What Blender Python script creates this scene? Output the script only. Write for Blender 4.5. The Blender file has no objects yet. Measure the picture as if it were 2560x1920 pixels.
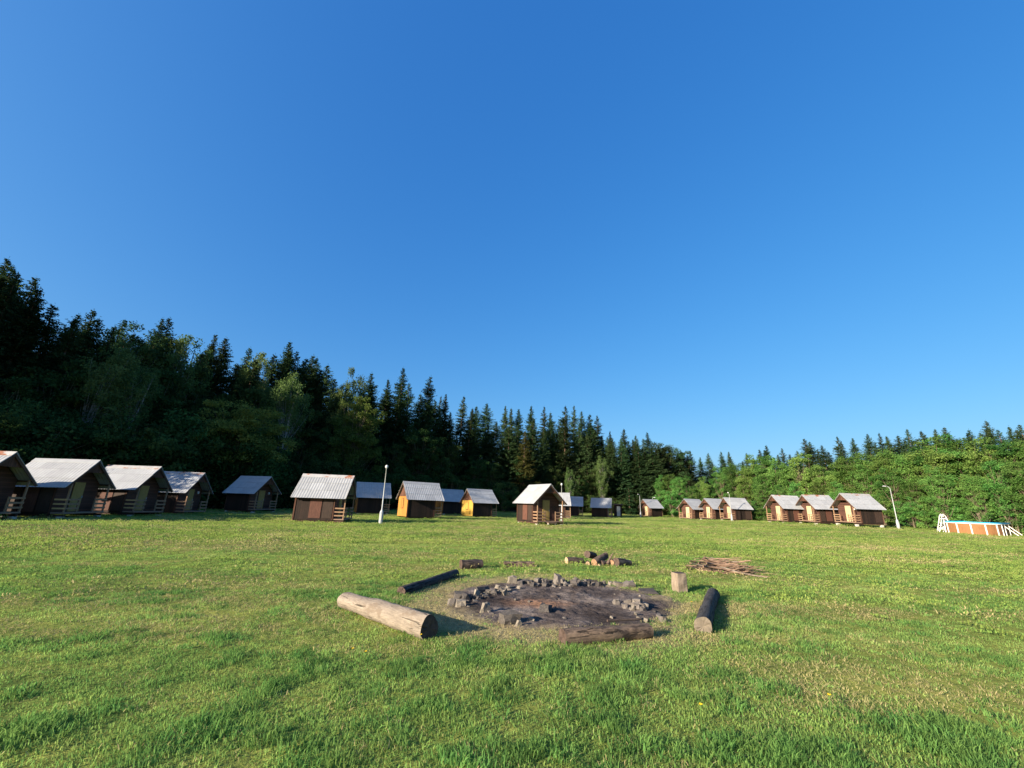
import bpy, math, random
import numpy as np
from mathutils import Vector, Matrix, Euler

R = math.radians
scene = bpy.context.scene
COL = scene.collection
random.seed(7)
RNG = np.random.default_rng(11)

# ------------------------------------------------------------------ camera
CAM_H = 1.6
cam_data = bpy.data.cameras.new('camera')
cam = bpy.data.objects.new('camera', cam_data)
COL.objects.link(cam)
cam_data.sensor_fit = 'HORIZONTAL'
cam_data.sensor_width = 36.0
cam_data.lens = 36.0 * 1033.26 / 2560.0
cam_data.clip_start = 0.05
cam_data.clip_end = 3000
_p, _r = R(16.024), R(1.7815)
_F = Vector((0, math.cos(_p), math.sin(_p)))
_U0 = Vector((0, -math.sin(_p), math.cos(_p)))
_R0 = Vector((1, 0, 0))
_Rt = _R0 * math.cos(_r) + _U0 * math.sin(_r)
_Up = _U0 * math.cos(_r) - _R0 * math.sin(_r)
cam.matrix_world = Matrix(((_Rt.x, _Up.x, -_F.x, 0), (_Rt.y, _Up.y, -_F.y, 0), (_Rt.z, _Up.z, -_F.z, CAM_H), (0, 0, 0, 1)))
scene.camera = cam

# ------------------------------------------------------------------ light
SUN_EL = R(17.2)
SUN_DIR = Vector((-0.80, -0.60, 0)).normalized() * math.cos(SUN_EL) + Vector((0, 0, math.sin(SUN_EL)))   # towards the sun
SKY_STRENGTH = 0.090
SUN_STRENGTH = 5.0
EXPOSURE = 1.5
world = bpy.data.worlds.new('World')
scene.world = world
world.use_nodes = True
wn, wl = world.node_tree.nodes, world.node_tree.links
for n in list(wn):
    wn.remove(n)
sky = wn.new('ShaderNodeTexSky')
sky.sky_type = 'NISHITA'
sky.sun_disc = False
sky.sun_elevation = SUN_EL
sky.sun_rotation = math.atan2(SUN_DIR.x, SUN_DIR.y)
sky.altitude = 500
sky.air_density = 1.0
sky.dust_density = 3.2
sky.ozone_density = 2.5
hsv = wn.new('ShaderNodeHueSaturation')
hsv.inputs['Saturation'].default_value = 1.25
bg = wn.new('ShaderNodeBackground')
bg.inputs['Strength'].default_value = SKY_STRENGTH
wo = wn.new('ShaderNodeOutputWorld')
wl.new(sky.outputs[0], hsv.inputs['Color'])
# the phone's tone curve for the whole sky, one gain and one gamma for each channel
sep = wn.new('ShaderNodeSeparateColor'); com = wn.new('ShaderNodeCombineColor')
wl.new(hsv.outputs[0], sep.inputs[0])
for ch, (gain, gam) in enumerate(((.57, .90), (1.0, .68), (1.88, .44))):
    pw = wn.new('ShaderNodeMath'); pw.operation = 'POWER'; pw.inputs[1].default_value = gam
    mu = wn.new('ShaderNodeMath'); mu.operation = 'MULTIPLY'; mu.inputs[1].default_value = gain
    wl.new(sep.outputs[ch], pw.inputs[0]); wl.new(pw.outputs[0], mu.inputs[0]); wl.new(mu.outputs[0], com.inputs[ch])
wl.new(com.outputs[0], bg.inputs['Color'])
wl.new(bg.outputs[0], wo.inputs['Surface'])

sun_data = bpy.data.lights.new('sun', 'SUN')
sun_data.energy = SUN_STRENGTH
sun_data.angle = R(0.5)
sun_data.color = (1.0, 0.87, 0.68)
sun = bpy.data.objects.new('sun', sun_data)
COL.objects.link(sun)
sun.rotation_euler = (-SUN_DIR).to_track_quat('-Z', 'Y').to_euler()

scene.view_settings.view_transform = 'Standard'
scene.view_settings.look = 'None'
scene.view_settings.exposure = EXPOSURE
scene.view_settings.gamma = 1.0
scene.view_settings.use_curve_mapping = False
scene.cycles.max_bounces = 6
scene.cycles.diffuse_bounces = 3
scene.cycles.glossy_bounces = 2
scene.cycles.transmission_bounces = 4
scene.cycles.transparent_max_bounces = 4
scene.cycles.use_denoising = True

# ------------------------------------------------------------------ helpers
def tag(o, label=None, cat=None, group=None, kind=None):
    if label: o['label'] = label
    if cat: o['category'] = cat
    if group: o['group'] = group
    if kind: o['kind'] = kind
    return o

def link(o, parent=None):
    COL.objects.link(o)
    if parent is not None:
        o.parent = parent
    return o

def empty(name, loc=(0, 0, 0), rz=0.0, parent=None):
    o = bpy.data.objects.new(name, None)
    o.empty_display_size = 0.3
    o.location = loc
    o.rotation_euler = (0, 0, rz)
    return link(o, parent)

def mesh_np(name, verts, faces, mat=None, smooth=False):
    """verts (n,3); faces: (m,3) or (m,4) int array"""
    me = bpy.data.meshes.new(name)
    verts = np.asarray(verts, dtype=np.float32)
    faces = np.asarray(faces, dtype=np.int32)
    k = faces.shape[1]
    me.vertices.add(len(verts)); me.vertices.foreach_set('co', verts.ravel())
    me.loops.add(faces.size); me.loops.foreach_set('vertex_index', faces.ravel())
    me.polygons.add(len(faces))
    me.polygons.foreach_set('loop_start', np.arange(0, faces.size, k, dtype=np.int32))
    me.polygons.foreach_set('loop_total', np.full(len(faces), k, dtype=np.int32))
    if smooth:
        me.polygons.foreach_set('use_smooth', np.ones(len(faces), dtype=bool))
    me.update(calc_edges=True)
    me.validate()
    if mat: me.materials.append(mat)
    return me

def mesh_py(name, verts, faces, mat=None, smooth=False):
    me = bpy.data.meshes.new(name)
    me.from_pydata([tuple(v) for v in verts], [], faces)
    me.update()
    if smooth:
        for p in me.polygons: p.use_smooth = True
    if mat: me.materials.append(mat)
    return me

def obj(name, me, parent=None, loc=(0, 0, 0), rot=(0, 0, 0), scale=(1, 1, 1)):
    o = bpy.data.objects.new(name, me)
    o.location = loc; o.rotation_euler = rot; o.scale = scale
    return link(o, parent)

_boxcache = {}
def box_mesh(sx, sy, sz, mat, bev=0.0):
    key = (round(sx, 4), round(sy, 4), round(sz, 4), mat.name, bev)
    if key not in _boxcache:
        x, y, z = sx / 2, sy / 2, sz / 2
        b = min(bev, x * .45, y * .45, z * .45)
        if b <= 0:
            v = [(-x, -y, -z), (x, -y, -z), (x, y, -z), (-x, y, -z), (-x, -y, z), (x, -y, z), (x, y, z), (-x, y, z)]
            f = [(0, 3, 2, 1), (4, 5, 6, 7), (0, 1, 5, 4), (1, 2, 6, 5), (2, 3, 7, 6), (3, 0, 4, 7)]
            _boxcache[key] = mesh_py('box', v, f, mat)
        else:
            import bmesh
            bm = bmesh.new()
            bmesh.ops.create_cube(bm, size=1.0, matrix=Matrix.Diagonal((sx, sy, sz, 1)))
            bmesh.ops.bevel(bm, geom=bm.edges[:], offset=b, segments=1, affect='EDGES')
            me = bpy.data.meshes.new('box'); bm.to_mesh(me); bm.free(); me.materials.append(mat)
            _boxcache[key] = me
    return _boxcache[key]

def box(name, parent, loc, size, mat, rot=(0, 0, 0), bev=0.0):
    return obj(name, box_mesh(*size, mat, bev), parent, loc, rot)

def tube_geo(pts, radii, sides=8, cap=True):
    """verts, faces (tri/quad list) of a swept tube"""
    pts = [Vector(p) for p in pts]
    v, f = [], []
    n = len(pts)
    up = Vector((0, 0, 1))
    for i, p in enumerate(pts):
        d = (pts[min(i + 1, n - 1)] - pts[max(i - 1, 0)]).normalized()
        a = d.cross(up)
        if a.length < 0.05: a = d.cross(Vector((1, 0, 0)))
        a.normalize(); b = a.cross(d)
        for k in range(sides):
            t = 2 * math.pi * k / sides
            v.append(p + (a * math.cos(t) + b * math.sin(t)) * radii[i])
    for i in range(n - 1):
        for k in range(sides):
            k2 = (k + 1) % sides
            f.append((i * sides + k, i * sides + k2, (i + 1) * sides + k2, (i + 1) * sides + k))
    if cap:
        f.append(tuple(range(sides))); f.append(tuple((n - 1) * sides + k for k in reversed(range(sides))))
    return v, f

def merge(parts):
    V, Fc = [], []
    for v, f in parts:
        o = len(V); V += list(v); Fc += [tuple(i + o for i in q) for q in f]
    return V, Fc

# value noise (numpy) for geometry and grass
def vnoise(x, y, seed=0):
    x = np.asarray(x, float); y = np.asarray(y, float)
    xi = np.floor(x).astype(np.int64); yi = np.floor(y).astype(np.int64)
    fx = x - xi; fy = y - yi
    fx = fx * fx * (3 - 2 * fx); fy = fy * fy * (3 - 2 * fy)
    def h(a, b):
        n = (a * 374761393 + b * 668265263 + seed * 1442695041) & 0x7fffffff
        n = ((n ^ (n >> 13)) * 1274126177) & 0x7fffffff
        return ((n ^ (n >> 16)) & 0xffff) / 65535.0
    return (h(xi, yi) * (1 - fx) + h(xi + 1, yi) * fx) * (1 - fy) + (h(xi, yi + 1) * (1 - fx) + h(xi + 1, yi + 1) * fx) * fy

def fbm(x, y, seed=0, octs=3):
    s = 0; a = .5; t = 0
    for i in range(octs):
        s = s + a * vnoise(np.asarray(x) * 2 ** i, np.asarray(y) * 2 ** i, seed + i * 17); t += a; a *= .5
    return s / t

# ------------------------------------------------------------------ materials
def new_mat(name):
    m = bpy.data.materials.new(name)
    m.use_nodes = True
    nt = m.node_tree
    b = nt.nodes.get('Principled BSDF')
    b.inputs['Specular IOR Level'].default_value = 0.25
    return m, nt, b

def ramp(nt, fac, stops):
    r = nt.nodes.new('ShaderNodeValToRGB')
    e = r.color_ramp.elements
    while len(e) < len(stops): e.new(0.5)
    for i, (p, c) in enumerate(stops):
        e[i].position = p; e[i].color = (c[0], c[1], c[2], 1)
    if fac is not None: nt.links.new(fac, r.inputs['Fac'])
    return r.outputs['Color']

def noise(nt, vec, scale, detail=4, rough=.55, dist=0.0):
    n = nt.nodes.new('ShaderNodeTexNoise')
    n.inputs['Scale'].default_value = scale; n.inputs['Detail'].default_value = detail
    n.inputs['Roughness'].default_value = rough; n.inputs['Distortion'].default_value = dist
    if vec is not None: nt.links.new(vec, n.inputs['Vector'])
    return n.outputs['Fac']

def mapping(nt, vec, scale=(1, 1, 1), loc=(0, 0, 0), rot=(0, 0, 0)):
    m = nt.nodes.new('ShaderNodeMapping')
    m.inputs['Scale'].default_value = scale; m.inputs['Location'].default_value = loc; m.inputs['Rotation'].default_value = rot
    nt.links.new(vec, m.inputs['Vector'])
    return m.outputs[0]

def mixc(nt, fac, a, b, blend='MIX'):
    m = nt.nodes.new('ShaderNodeMix'); m.data_type = 'RGBA'; m.blend_type = blend
    def put(sock, v):
        if isinstance(v, (tuple, list)): sock.default_value = (v[0], v[1], v[2], 1)
        elif isinstance(v, (int, float)): sock.default_value = v
        else: nt.links.new(v, sock)
    put(m.inputs[0], fac); put(m.inputs[6], a); put(m.inputs[7], b)
    return m.outputs[2]

def math_(nt, op, a, b=None, clamp=False):
    m = nt.nodes.new('ShaderNodeMath'); m.operation = op; m.use_clamp = clamp
    for i, v in enumerate((a, b)):
        if v is None: continue
        if isinstance(v, (int, float)): m.inputs[i].default_value = v
        else: nt.links.new(v, m.inputs[i])
    return m.outputs[0]

def bump(nt, b, height, strength=.3, dist=.01):
    bn = nt.nodes.new('ShaderNodeBump')
    bn.inputs['Strength'].default_value = strength; bn.inputs['Distance'].default_value = dist
    nt.links.new(height, bn.inputs['Height']); nt.links.new(bn.outputs[0], b.inputs['Normal'])

def objco(nt): return nt.nodes.new('ShaderNodeTexCoord').outputs['Object']
def worldpos(nt): return nt.nodes.new('ShaderNodeNewGeometry').outputs['Position']
def objrand(nt): return nt.nodes.new('ShaderNodeObjectInfo').outputs['Random']

def leaf_mat(name, dark, light, trans=.35, scale=.9, hv=.05, vv=.6):
    m, nt, b = new_mat(name)
    nt.nodes.remove(b)
    n = noise(nt, objco(nt), scale, 3)
    c = mixc(nt, ramp(nt, n, [(.35, (0, 0, 0)), (.68, (1, 1, 1))]), dark, light)
    hs = nt.nodes.new('ShaderNodeHueSaturation')
    nt.links.new(c, hs.inputs['Color'])
    rnd = objrand(nt)
    nt.links.new(math_(nt, 'ADD', math_(nt, 'MULTIPLY', rnd, hv), .5 - hv / 2), hs.inputs['Hue'])
    nt.links.new(math_(nt, 'ADD', math_(nt, 'MULTIPLY', math_(nt, 'FRACT', math_(nt, 'MULTIPLY', rnd, 7.31)), vv), 1 - vv / 2), hs.inputs['Value'])
    d = nt.nodes.new('ShaderNodeBsdfDiffuse'); t = nt.nodes.new('ShaderNodeBsdfTranslucent')
    nt.links.new(hs.outputs[0], d.inputs['Color']); nt.links.new(hs.outputs[0], t.inputs['Color'])
    mx = nt.nodes.new('ShaderNodeMixShader'); mx.inputs[0].default_value = trans
    nt.links.new(d.outputs[0], mx.inputs[1]); nt.links.new(t.outputs[0], mx.inputs[2])
    nt.links.new(mx.outputs[0], nt.nodes['Material Output'].inputs['Surface'])
    return m

K = .82
def sc(c): return tuple(x * K for x in c)

def bark_mat(name, a, c, zs=.25, scale=14):
    m, nt, b = new_mat(name)
    v = mapping(nt, objco(nt), (1, 1, zs))
    n = noise(nt, v, scale, 5, .65)
    nt.links.new(ramp(nt, n, [(.3, a), (.7, c)]), b.inputs['Base Color'])
    b.inputs['Roughness'].default_value = .9
    bump(nt, b, n, .6, .02)
    return m

def boards_mat(name, a, c, width=.13, axis='X', rough=.8, stain=.5, gap=(.008, .006, .005)):
    """stained wood boards running across `axis` (object space); bump gives the joints"""
    a, c = sc(a), sc(c)
    m, nt, b = new_mat(name)
    co = objco(nt)
    sx = nt.nodes.new('ShaderNodeSeparateXYZ'); nt.links.new(co, sx.inputs[0])
    t = math_(nt, 'DIVIDE', sx.outputs[axis], width)
    cell = math_(nt, 'FLOOR', t)
    fr = math_(nt, 'FRACT', t)
    edge = math_(nt, 'MULTIPLY', math_(nt, 'ABSOLUTE', math_(nt, 'SUBTRACT', fr, .5)), 2.0)
    joint = ramp(nt, edge, [(.88, (1, 1, 1)), (.97, (0, 0, 0))])
    wn_ = nt.nodes.new('ShaderNodeTexWhiteNoise'); wn_.noise_dimensions = '1D'; nt.links.new(cell, wn_.inputs['W'])
    st = (12, 12, 1.2) if axis != 'Z' else (1.2, 1.2, 12)
    grain = noise(nt, mapping(nt, co, st), 3.0, 5, .65)
    blot = noise(nt, co, 1.7, 4, .6)
    f1 = math_(nt, 'ADD', math_(nt, 'MULTIPLY', grain, .45), math_(nt, 'ADD', math_(nt, 'MULTIPLY', wn_.outputs['Value'], .35), math_(nt, 'MULTIPLY', blot, stain)))
    col = ramp(nt, f1, [(.3, a), (1.0, c)])
    col = mixc(nt, joint, gap, col)
    nt.links.new(col, b.inputs['Base Color'])
    b.inputs['Roughness'].default_value = rough
    bump(nt, b, joint, .7, .012)
    return m

def wood_mat(name, a, c, stretch=(1, 14, 14), scale=3.0, rough=.75):
    a, c = sc(a), sc(c)
    m, nt, b = new_mat(name)
    co = objco(nt)
    g = noise(nt, mapping(nt, co, stretch), scale, 6, .65, .4)
    h = noise(nt, co, 6, 3)
    nt.links.new(ramp(nt, math_(nt, 'ADD', math_(nt, 'MULTIPLY', g, .75), math_(nt, 'MULTIPLY', h, .25)), [(.3, a), (.7, c)]), b.inputs['Base Color'])
    b.inputs['Roughness'].default_value = rough
    bump(nt, b, g, .35, .01)
    return m

def plain_mat(name, c, rough=.6, metal=0.0, var=.15, scale=4):
    c = sc(c)
    m, nt, b = new_mat(name)
    n = noise(nt, objco(nt), scale, 5, .6)
    d = tuple(x * (1 - var) for x in c); l = tuple(min(1, x * (1 + var)) for x in c)
    nt.links.new(ramp(nt, n, [(.3, d), (.7, l)]), b.inputs['Base Color'])
    b.inputs['Roughness'].default_value = rough; b.inputs['Metallic'].default_value = metal
    return m

def roof_mat(name, a, c, rust=0.0):
    a, c = sc(a), sc(c)
    m, nt, b = new_mat(name)
    co = objco(nt)
    w = worldpos(nt)
    n = noise(nt, mapping(nt, w, (3, 3, 1)), 1.2, 5, .65)
    col = ramp(nt, n, [(.3, a), (.72, c)])
    hs = nt.nodes.new('ShaderNodeHueSaturation'); nt.links.new(col, hs.inputs['Color'])
    nt.links.new(math_(nt, 'ADD', math_(nt, 'MULTIPLY', objrand(nt), .18), .91), hs.inputs['Value'])
    col = hs.outputs[0]
    if rust > 0:
        r = noise(nt, mapping(nt, w, (1, 1, 2)), 1.1, 4, .7)
        fac = ramp(nt, r, [(.62 - rust * .3, (0, 0, 0)), (.70 - rust * .3, (1, 1, 1))])
        rc = ramp(nt, noise(nt, w, 9, 4), [(.3, (.16, .055, .025)), (.7, (.34, .14, .07))])
        col = mixc(nt, fac, col, rc)
    nt.links.new(col, b.inputs['Base Color'])
    b.inputs['Roughness'].default_value = .55
    b.inputs['Specular IOR Level'].default_value = .4
    return m

M = {}
M['roof'] = roof_mat('roof_sheet_metal', (.305, .315, .33), (.385, .395, .41), 0)
M['roof_rust'] = roof_mat('roof_ridge_rusty', (.34, .34, .34), (.46, .45, .44), .32)
M['roof_edge'] = plain_mat('roof_edge_trim', (.38, .38, .38), .5)
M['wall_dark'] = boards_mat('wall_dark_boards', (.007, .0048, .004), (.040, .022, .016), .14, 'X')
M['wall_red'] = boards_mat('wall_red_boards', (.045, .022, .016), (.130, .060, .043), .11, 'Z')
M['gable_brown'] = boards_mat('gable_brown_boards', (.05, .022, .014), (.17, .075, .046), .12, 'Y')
M['gable_orange'] = boards_mat('gable_orange_boards', (.30, .13, .026), (.48, .23, .05), .15, 'Y', gap=(.15, .06, .02))
M['gable_yellow'] = boards_mat('gable_yellow_boards', (.38, .22, .035), (.55, .34, .065), .15, 'Y', gap=(.2, .1, .03))
M['panel_red'] = wood_mat('panel_red_ply', (.06, .026, .019), (.15, .066, .046), (12, 12, 1))
M['panel_dark'] = wood_mat('panel_dark_ply', (.022, .014, .011), (.065, .04, .03), (12, 12, 1))
M['door'] = wood_mat('door_cream_wood', (.44, .35, .19), (.56, .46, .28), (12, 12, 1))
M['door_dim'] = wood_mat('door_ochre_wood', (.28, .19, .055), (.40, .28, .10), (12, 12, 1))
M['rail'] = wood_mat('rail_wood', (.20, .11, .065), (.40, .26, .16))
M['rail_new'] = wood_mat('rail_new_pine', (.46, .28, .11), (.62, .42, .20))
M['deck'] = wood_mat('deck_wood', (.20, .12, .085), (.36, .25, .18))
M['beam'] = wood_mat('beam_dark_wood', (.04, .022, .016), (.11, .06, .04))
M['concrete'] = plain_mat('concrete_block', (.50, .48, .43), .9, var=.25, scale=12)
M['lamp_pole'] = plain_mat('lamp_pole_paint', (.42, .44, .44), .45, 0, .1)
M['lamp_base'] = plain_mat('lamp_base_paint', (.38, .40, .42), .5, 0, .2)
M['lamp_glass'] = plain_mat('lamp_glass', (.6, .61, .62), .25, 0, .05)
M['pool_wall'] = wood_mat('pool_wall_print', (.19, .085, .034), (.31, .15, .060), (10, 10, 1))
M['pool_white'] = plain_mat('pool_white_plastic', (.78, .77, .73), .4, 0, .04)
M['pool_liner'] = plain_mat('pool_blue_liner', (.03, .36, .62), .5, 0, .06)
M['bark_spruce'] = bark_mat('bark_spruce', (.05, .03, .022), (.16, .10, .07))
M['bark_alder'] = bark_mat('bark_alder', (.06, .048, .03), (.19, .155, .105))
M['bark_birch'] = bark_mat('bark_birch', (.08, .07, .065), (.42, .40, .37), .6, 5)
def log_mat(name, a, c, crack=(.02, .015, .012), blot=None, thr=.40):
    """weathered log: long fibres, dark drying cracks, patches of left-over bark"""
    a, c, crack = sc(a), sc(c), sc(crack)
    m, nt, b = new_mat(name)
    co = objco(nt)
    fib = noise(nt, mapping(nt, co, (2.2, 22, 22)), 2.6, 6, .7, .3)
    med = noise(nt, mapping(nt, co, (1.2, 3, 3)), 3.2, 5, .65)
    col = ramp(nt, math_(nt, 'ADD', math_(nt, 'MULTIPLY', fib, .55), math_(nt, 'MULTIPLY', med, .45)), [(.34, a), (.66, c)])
    cr = noise(nt, mapping(nt, co, (.9, 13, 13), (3, 1, 2)), 2.0, 4, .6, .6)
    crf = ramp(nt, cr, [(thr - .06, (1, 1, 1)), (thr, (0, 0, 0))])
    col = mixc(nt, crf, col, crack)
    if blot:
        bl = ramp(nt, noise(nt, mapping(nt, co, (1, 1.6, 1.6), (7, 3, 1)), 4.0, 5, .65), [(.56, (0, 0, 0)), (.62, (1, 1, 1))])
        col = mixc(nt, bl, col, sc(blot))
    nt.links.new(col, b.inputs['Base Color'])
    b.inputs['Roughness'].default_value = .9
    hgt = math_(nt, 'SUBTRACT', math_(nt, 'ADD', math_(nt, 'MULTIPLY', fib, .4), math_(nt, 'MULTIPLY', med, .6)), math_(nt, 'MULTIPLY', crf, .8))
    bump(nt, b, hgt, .9, .025)
    return m
M['log_pale'] = log_mat('log_pale_wood', (.14, .115, .092), (.34, .285, .23), (.05, .04, .03), (.19, .15, .115), .37)
M['log_brown'] = log_mat('log_brown_wood', (.055, .040, .031), (.23, .165, .12), (.012, .009, .008), (.05, .036, .03), .42)
M['log_char'] = log_mat('log_charred', (.016, .015, .015), (.095, .090, .088), (.006, .006, .006), (.03, .028, .028), .42)
M['log_dark'] = log_mat('log_dark_bark', (.025, .019, .017), (.11, .082, .07), (.008, .007, .006), None, .42)
M['cut_pale'] = wood_mat('cut_end_pale', (.30, .20, .12), (.55, .40, .26), (10, 10, 10), 2)
M['cut_grey'] = wood_mat('cut_end_grey', (.09, .075, .058), (.20, .165, .125), (10, 10, 10), 2)
M['cut_dark'] = wood_mat('cut_end_dark', (.035, .024, .02), (.12, .08, .065), (10, 10, 10), 2)
M['cut_orange'] = wood_mat('cut_end_orange', (.22, .12, .07), (.38, .23, .14), (10, 10, 10), 2)
M['stump'] = wood_mat('stump_split_wood', (.15, .115, .085), (.34, .275, .21), (14, 14, 1), 2.5)
M['stick'] = wood_mat('stick_wood', (.12, .075, .052), (.36, .24, .17), (1, 10, 10))
def stone_mat(name, a, c):
    a, c = sc(a), sc(c)
    m, nt, b = new_mat(name)
    co = objco(nt)
    n = noise(nt, co, 9, 6, .65)
    col = ramp(nt, n, [(.3, a), (.7, c)])
    hs = nt.nodes.new('ShaderNodeHueSaturation'); nt.links.new(col, hs.inputs['Color'])
    nt.links.new(math_(nt, 'ADD', math_(nt, 'MULTIPLY', objrand(nt), .7), .6), hs.inputs['Value'])
    nt.links.new(hs.outputs[0], b.inputs['Base Color'])
    b.inputs['Roughness'].default_value = .9
    bump(nt, b, noise(nt, co, 22, 5, .7), .5, .01)
    return m
M['stone'] = stone_mat('stone_grey', (.075, .066, .06), (.20, .175, .155))
M['stone_dark'] = stone_mat('stone_sooty', (.035, .032, .032), (.115, .102, .096))
M['stone_pale'] = stone_mat('stone_pale', (.15, .128, .10), (.29, .255, .21))
M['leaf_spruce'] = leaf_mat('needles_spruce', (.022, .046, .021), (.054, .086, .031), .15, .9, .06, .8)
M['leaf_olive'] = leaf_mat('needles_olive', (.04, .045, .013), (.10, .095, .03), .2)
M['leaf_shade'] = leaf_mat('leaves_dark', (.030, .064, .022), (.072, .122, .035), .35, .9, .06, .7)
M['leaf_birch'] = leaf_mat('leaves_birch', (.06, .10, .03), (.13, .18, .06), .4)
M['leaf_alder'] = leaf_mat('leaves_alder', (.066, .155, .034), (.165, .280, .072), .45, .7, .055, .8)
M['leaf_round'] = leaf_mat('leaves_round_sunlit_tint', (.11, .145, .03), (.22, .25, .065), .4)  # olive leaves, made lighter in colour to stand in for sun on the crown

# ground: soil and thatch under the grass, same patch pattern as the blades
def meadow_color(nt, w):
    """straw / yellow-green / green patches laid over the meadow in world space"""
    big = noise(nt, mapping(nt, w, (.07, .20, 0), (1.3, 2.1, 0)), 1.0, 3, .55)
    mid = noise(nt, mapping(nt, w, (.55, .8, 0), (3, 9, 0)), 1.0, 4, .6)
    sm = noise(nt, mapping(nt, w, (2.6, 3.2, 0), (5, 1, 0)), 1.0, 3, .6)
    stripe = noise(nt, mapping(nt, w, (.05, .75, 0), (2, 4, 0), (0, 0, .12)), 1.0, 2, .5)
    f = math_(nt, 'ADD', math_(nt, 'MULTIPLY', big, .36), math_(nt, 'ADD', math_(nt, 'MULTIPLY', mid, .32), math_(nt, 'ADD', math_(nt, 'MULTIPLY', sm, .20), math_(nt, 'MULTIPLY', stripe, .20))))
    f = math_(nt, 'SUBTRACT', f, .035)
    return f

m, nt, b = new_mat('meadow_ground')
w = worldpos(nt)
f = meadow_color(nt, w)
col = ramp(nt, f, [(.36, (.075, .120, .036)), (.46, (.135, .180, .048)), (.56, (.22, .245, .066)), (.68, (.33, .30, .12))])
fine = noise(nt, mapping(nt, w, (9, 9, 9)), 1.0, 6, .7)
col = mixc(nt, .55, col, ramp(nt, fine, [(.3, (.35, .4, .3)), (.7, (1.5, 1.4, 1.2))]), 'MULTIPLY')
g = nt.nodes.new('ShaderNodeTexGradient'); g.gradient_type = 'SPHERICAL'
nt.links.new(mapping(nt, w, (.30, .30, 0), (-.75 * .30, -7.95 * .30, 0)), g.inputs['Vector'])
worn = ramp(nt, math_(nt, 'ADD', g.outputs['Fac'], math_(nt, 'MULTIPLY', math_(nt, 'SUBTRACT', noise(nt, w, 1.6, 4), .5), .35)), [(.12, (0, 0, 0)), (.36, (1, 1, 1))])
col = mixc(nt, worn, col, ramp(nt, fine, [(.3, (.17, .14, .075)), (.7, (.38, .32, .18))]))
nt.links.new(col, b.inputs['Base Color'])
b.inputs['Roughness'].default_value = 1.0
b.inputs['Specular IOR Level'].default_value = 0.0
bump(nt, b, fine, .9, .06)
M['ground'] = m

m, nt, b = new_mat('forest_floor')
n_ = noise(nt, worldpos(nt), .6, 6, .7)
nt.links.new(ramp(nt, n_, [(.3, (.012, .014, .007)), (.7, (.045, .04, .02))]), b.inputs['Base Color'])
b.inputs['Roughness'].default_value = 1.0
M['forest_floor'] = m

def grass_mat(name, stops, trans=.35, vvar=.5):
    m, nt, b = new_mat(name)
    nt.nodes.remove(b)
    w = worldpos(nt)
    f = meadow_color(nt, w)
    col = ramp(nt, f, stops)
    hs = nt.nodes.new('ShaderNodeHueSaturation'); nt.links.new(col, hs.inputs['Color'])
    rnd = objrand(nt)
    nt.links.new(math_(nt, 'ADD', math_(nt, 'MULTIPLY', rnd, vvar), 1 - vvar / 2), hs.inputs['Value'])
    nt.links.new(math_(nt, 'ADD', math_(nt, 'MULTIPLY', math_(nt, 'FRACT', math_(nt, 'MULTIPLY', rnd, 13.7)), .03), .485), hs.inputs['Hue'])
    d = nt.nodes.new('ShaderNodeBsdfDiffuse'); t = nt.nodes.new('ShaderNodeBsdfTranslucent')
    nt.links.new(hs.outputs[0], d.inputs['Color']); nt.links.new(hs.outputs[0], t.inputs['Color'])
    mx = nt.nodes.new('ShaderNodeMixShader'); mx.inputs[0].default_value = trans
    nt.links.new(d.outputs[0], mx.inputs[1]); nt.links.new(t.outputs[0], mx.inputs[2])
    nt.links.new(mx.outputs[0], nt.nodes['Material Output'].inputs['Surface'])
    return m
M['grass'] = grass_mat('grass_blades', [(.36, (0.110, 0.234, 0.067)), (.45, (0.180, 0.322, 0.084)), (.54, (0.268, 0.395, 0.106)), (.66, (0.370, 0.426, 0.173))], .55, .65)
M['grass_lush'] = grass_mat('grass_lush_blades', [(.36, (0.073, 0.178, 0.054)), (.48, (0.125, 0.255, 0.067)), (.60, (0.202, 0.326, 0.086))], .55, .65)
M['grass_far'] = grass_mat('grass_mown_sunlit_tint', [(.38, (0.115, 0.216, 0.055)), (.46, (0.188, 0.294, 0.068)), (.54, (0.268, 0.355, 0.085)), (.64, (0.357, 0.386, 0.133))], .5, .22)  # mown far blades, yellower tint stands in for sunlit blade tops
M['straw'] = grass_mat('grass_straw', [(.34, (.27, .25, .11)), (.68, (.44, .38, .19))], .3, .45)

m, nt, b = new_mat('ash_bed')
w = worldpos(nt)
n1 = noise(nt, w, 1.1, 5, .62)
n2 = noise(nt, w, 9, 6, .75)
col = ramp(nt, n1, [(.32, (.034, .028, .027)), (.48, (.085, .070, .065)), (.64, (.175, .15, .138))])
col = mixc(nt, .6, col, ramp(nt, n2, [(.30, (.22, .22, .22)), (.70, (1.8, 1.75, 1.7))]), 'MULTIPLY')
g = nt.nodes.new('ShaderNodeTexGradient'); g.gradient_type = 'SPHERICAL'
nt.links.new(mapping(nt, w, (1.5, 2.3, 1), (-.55 * 1.5, -7.55 * 2.3, 0)), g.inputs['Vector'])
burn = math_(nt, 'MULTIPLY', g.outputs['Fac'], math_(nt, 'ADD', n2, .25), True)
col = mixc(nt, burn, col, (.30, .15, .075))
g2 = nt.nodes.new('ShaderNodeTexGradient'); g2.gradient_type = 'SPHERICAL'
nt.links.new(mapping(nt, w, (.43, .43, 0), (-.95 * .43, -7.92 * .43, 0)), g2.inputs['Vector'])
rim = ramp(nt, math_(nt, 'ADD', g2.outputs['Fac'], math_(nt, 'MULTIPLY', math_(nt, 'SUBTRACT', noise(nt, w, 2.4, 5, .65), .5), .5)), [(.10, (1, 1, 1)), (.30, (0, 0, 0))])
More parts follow.
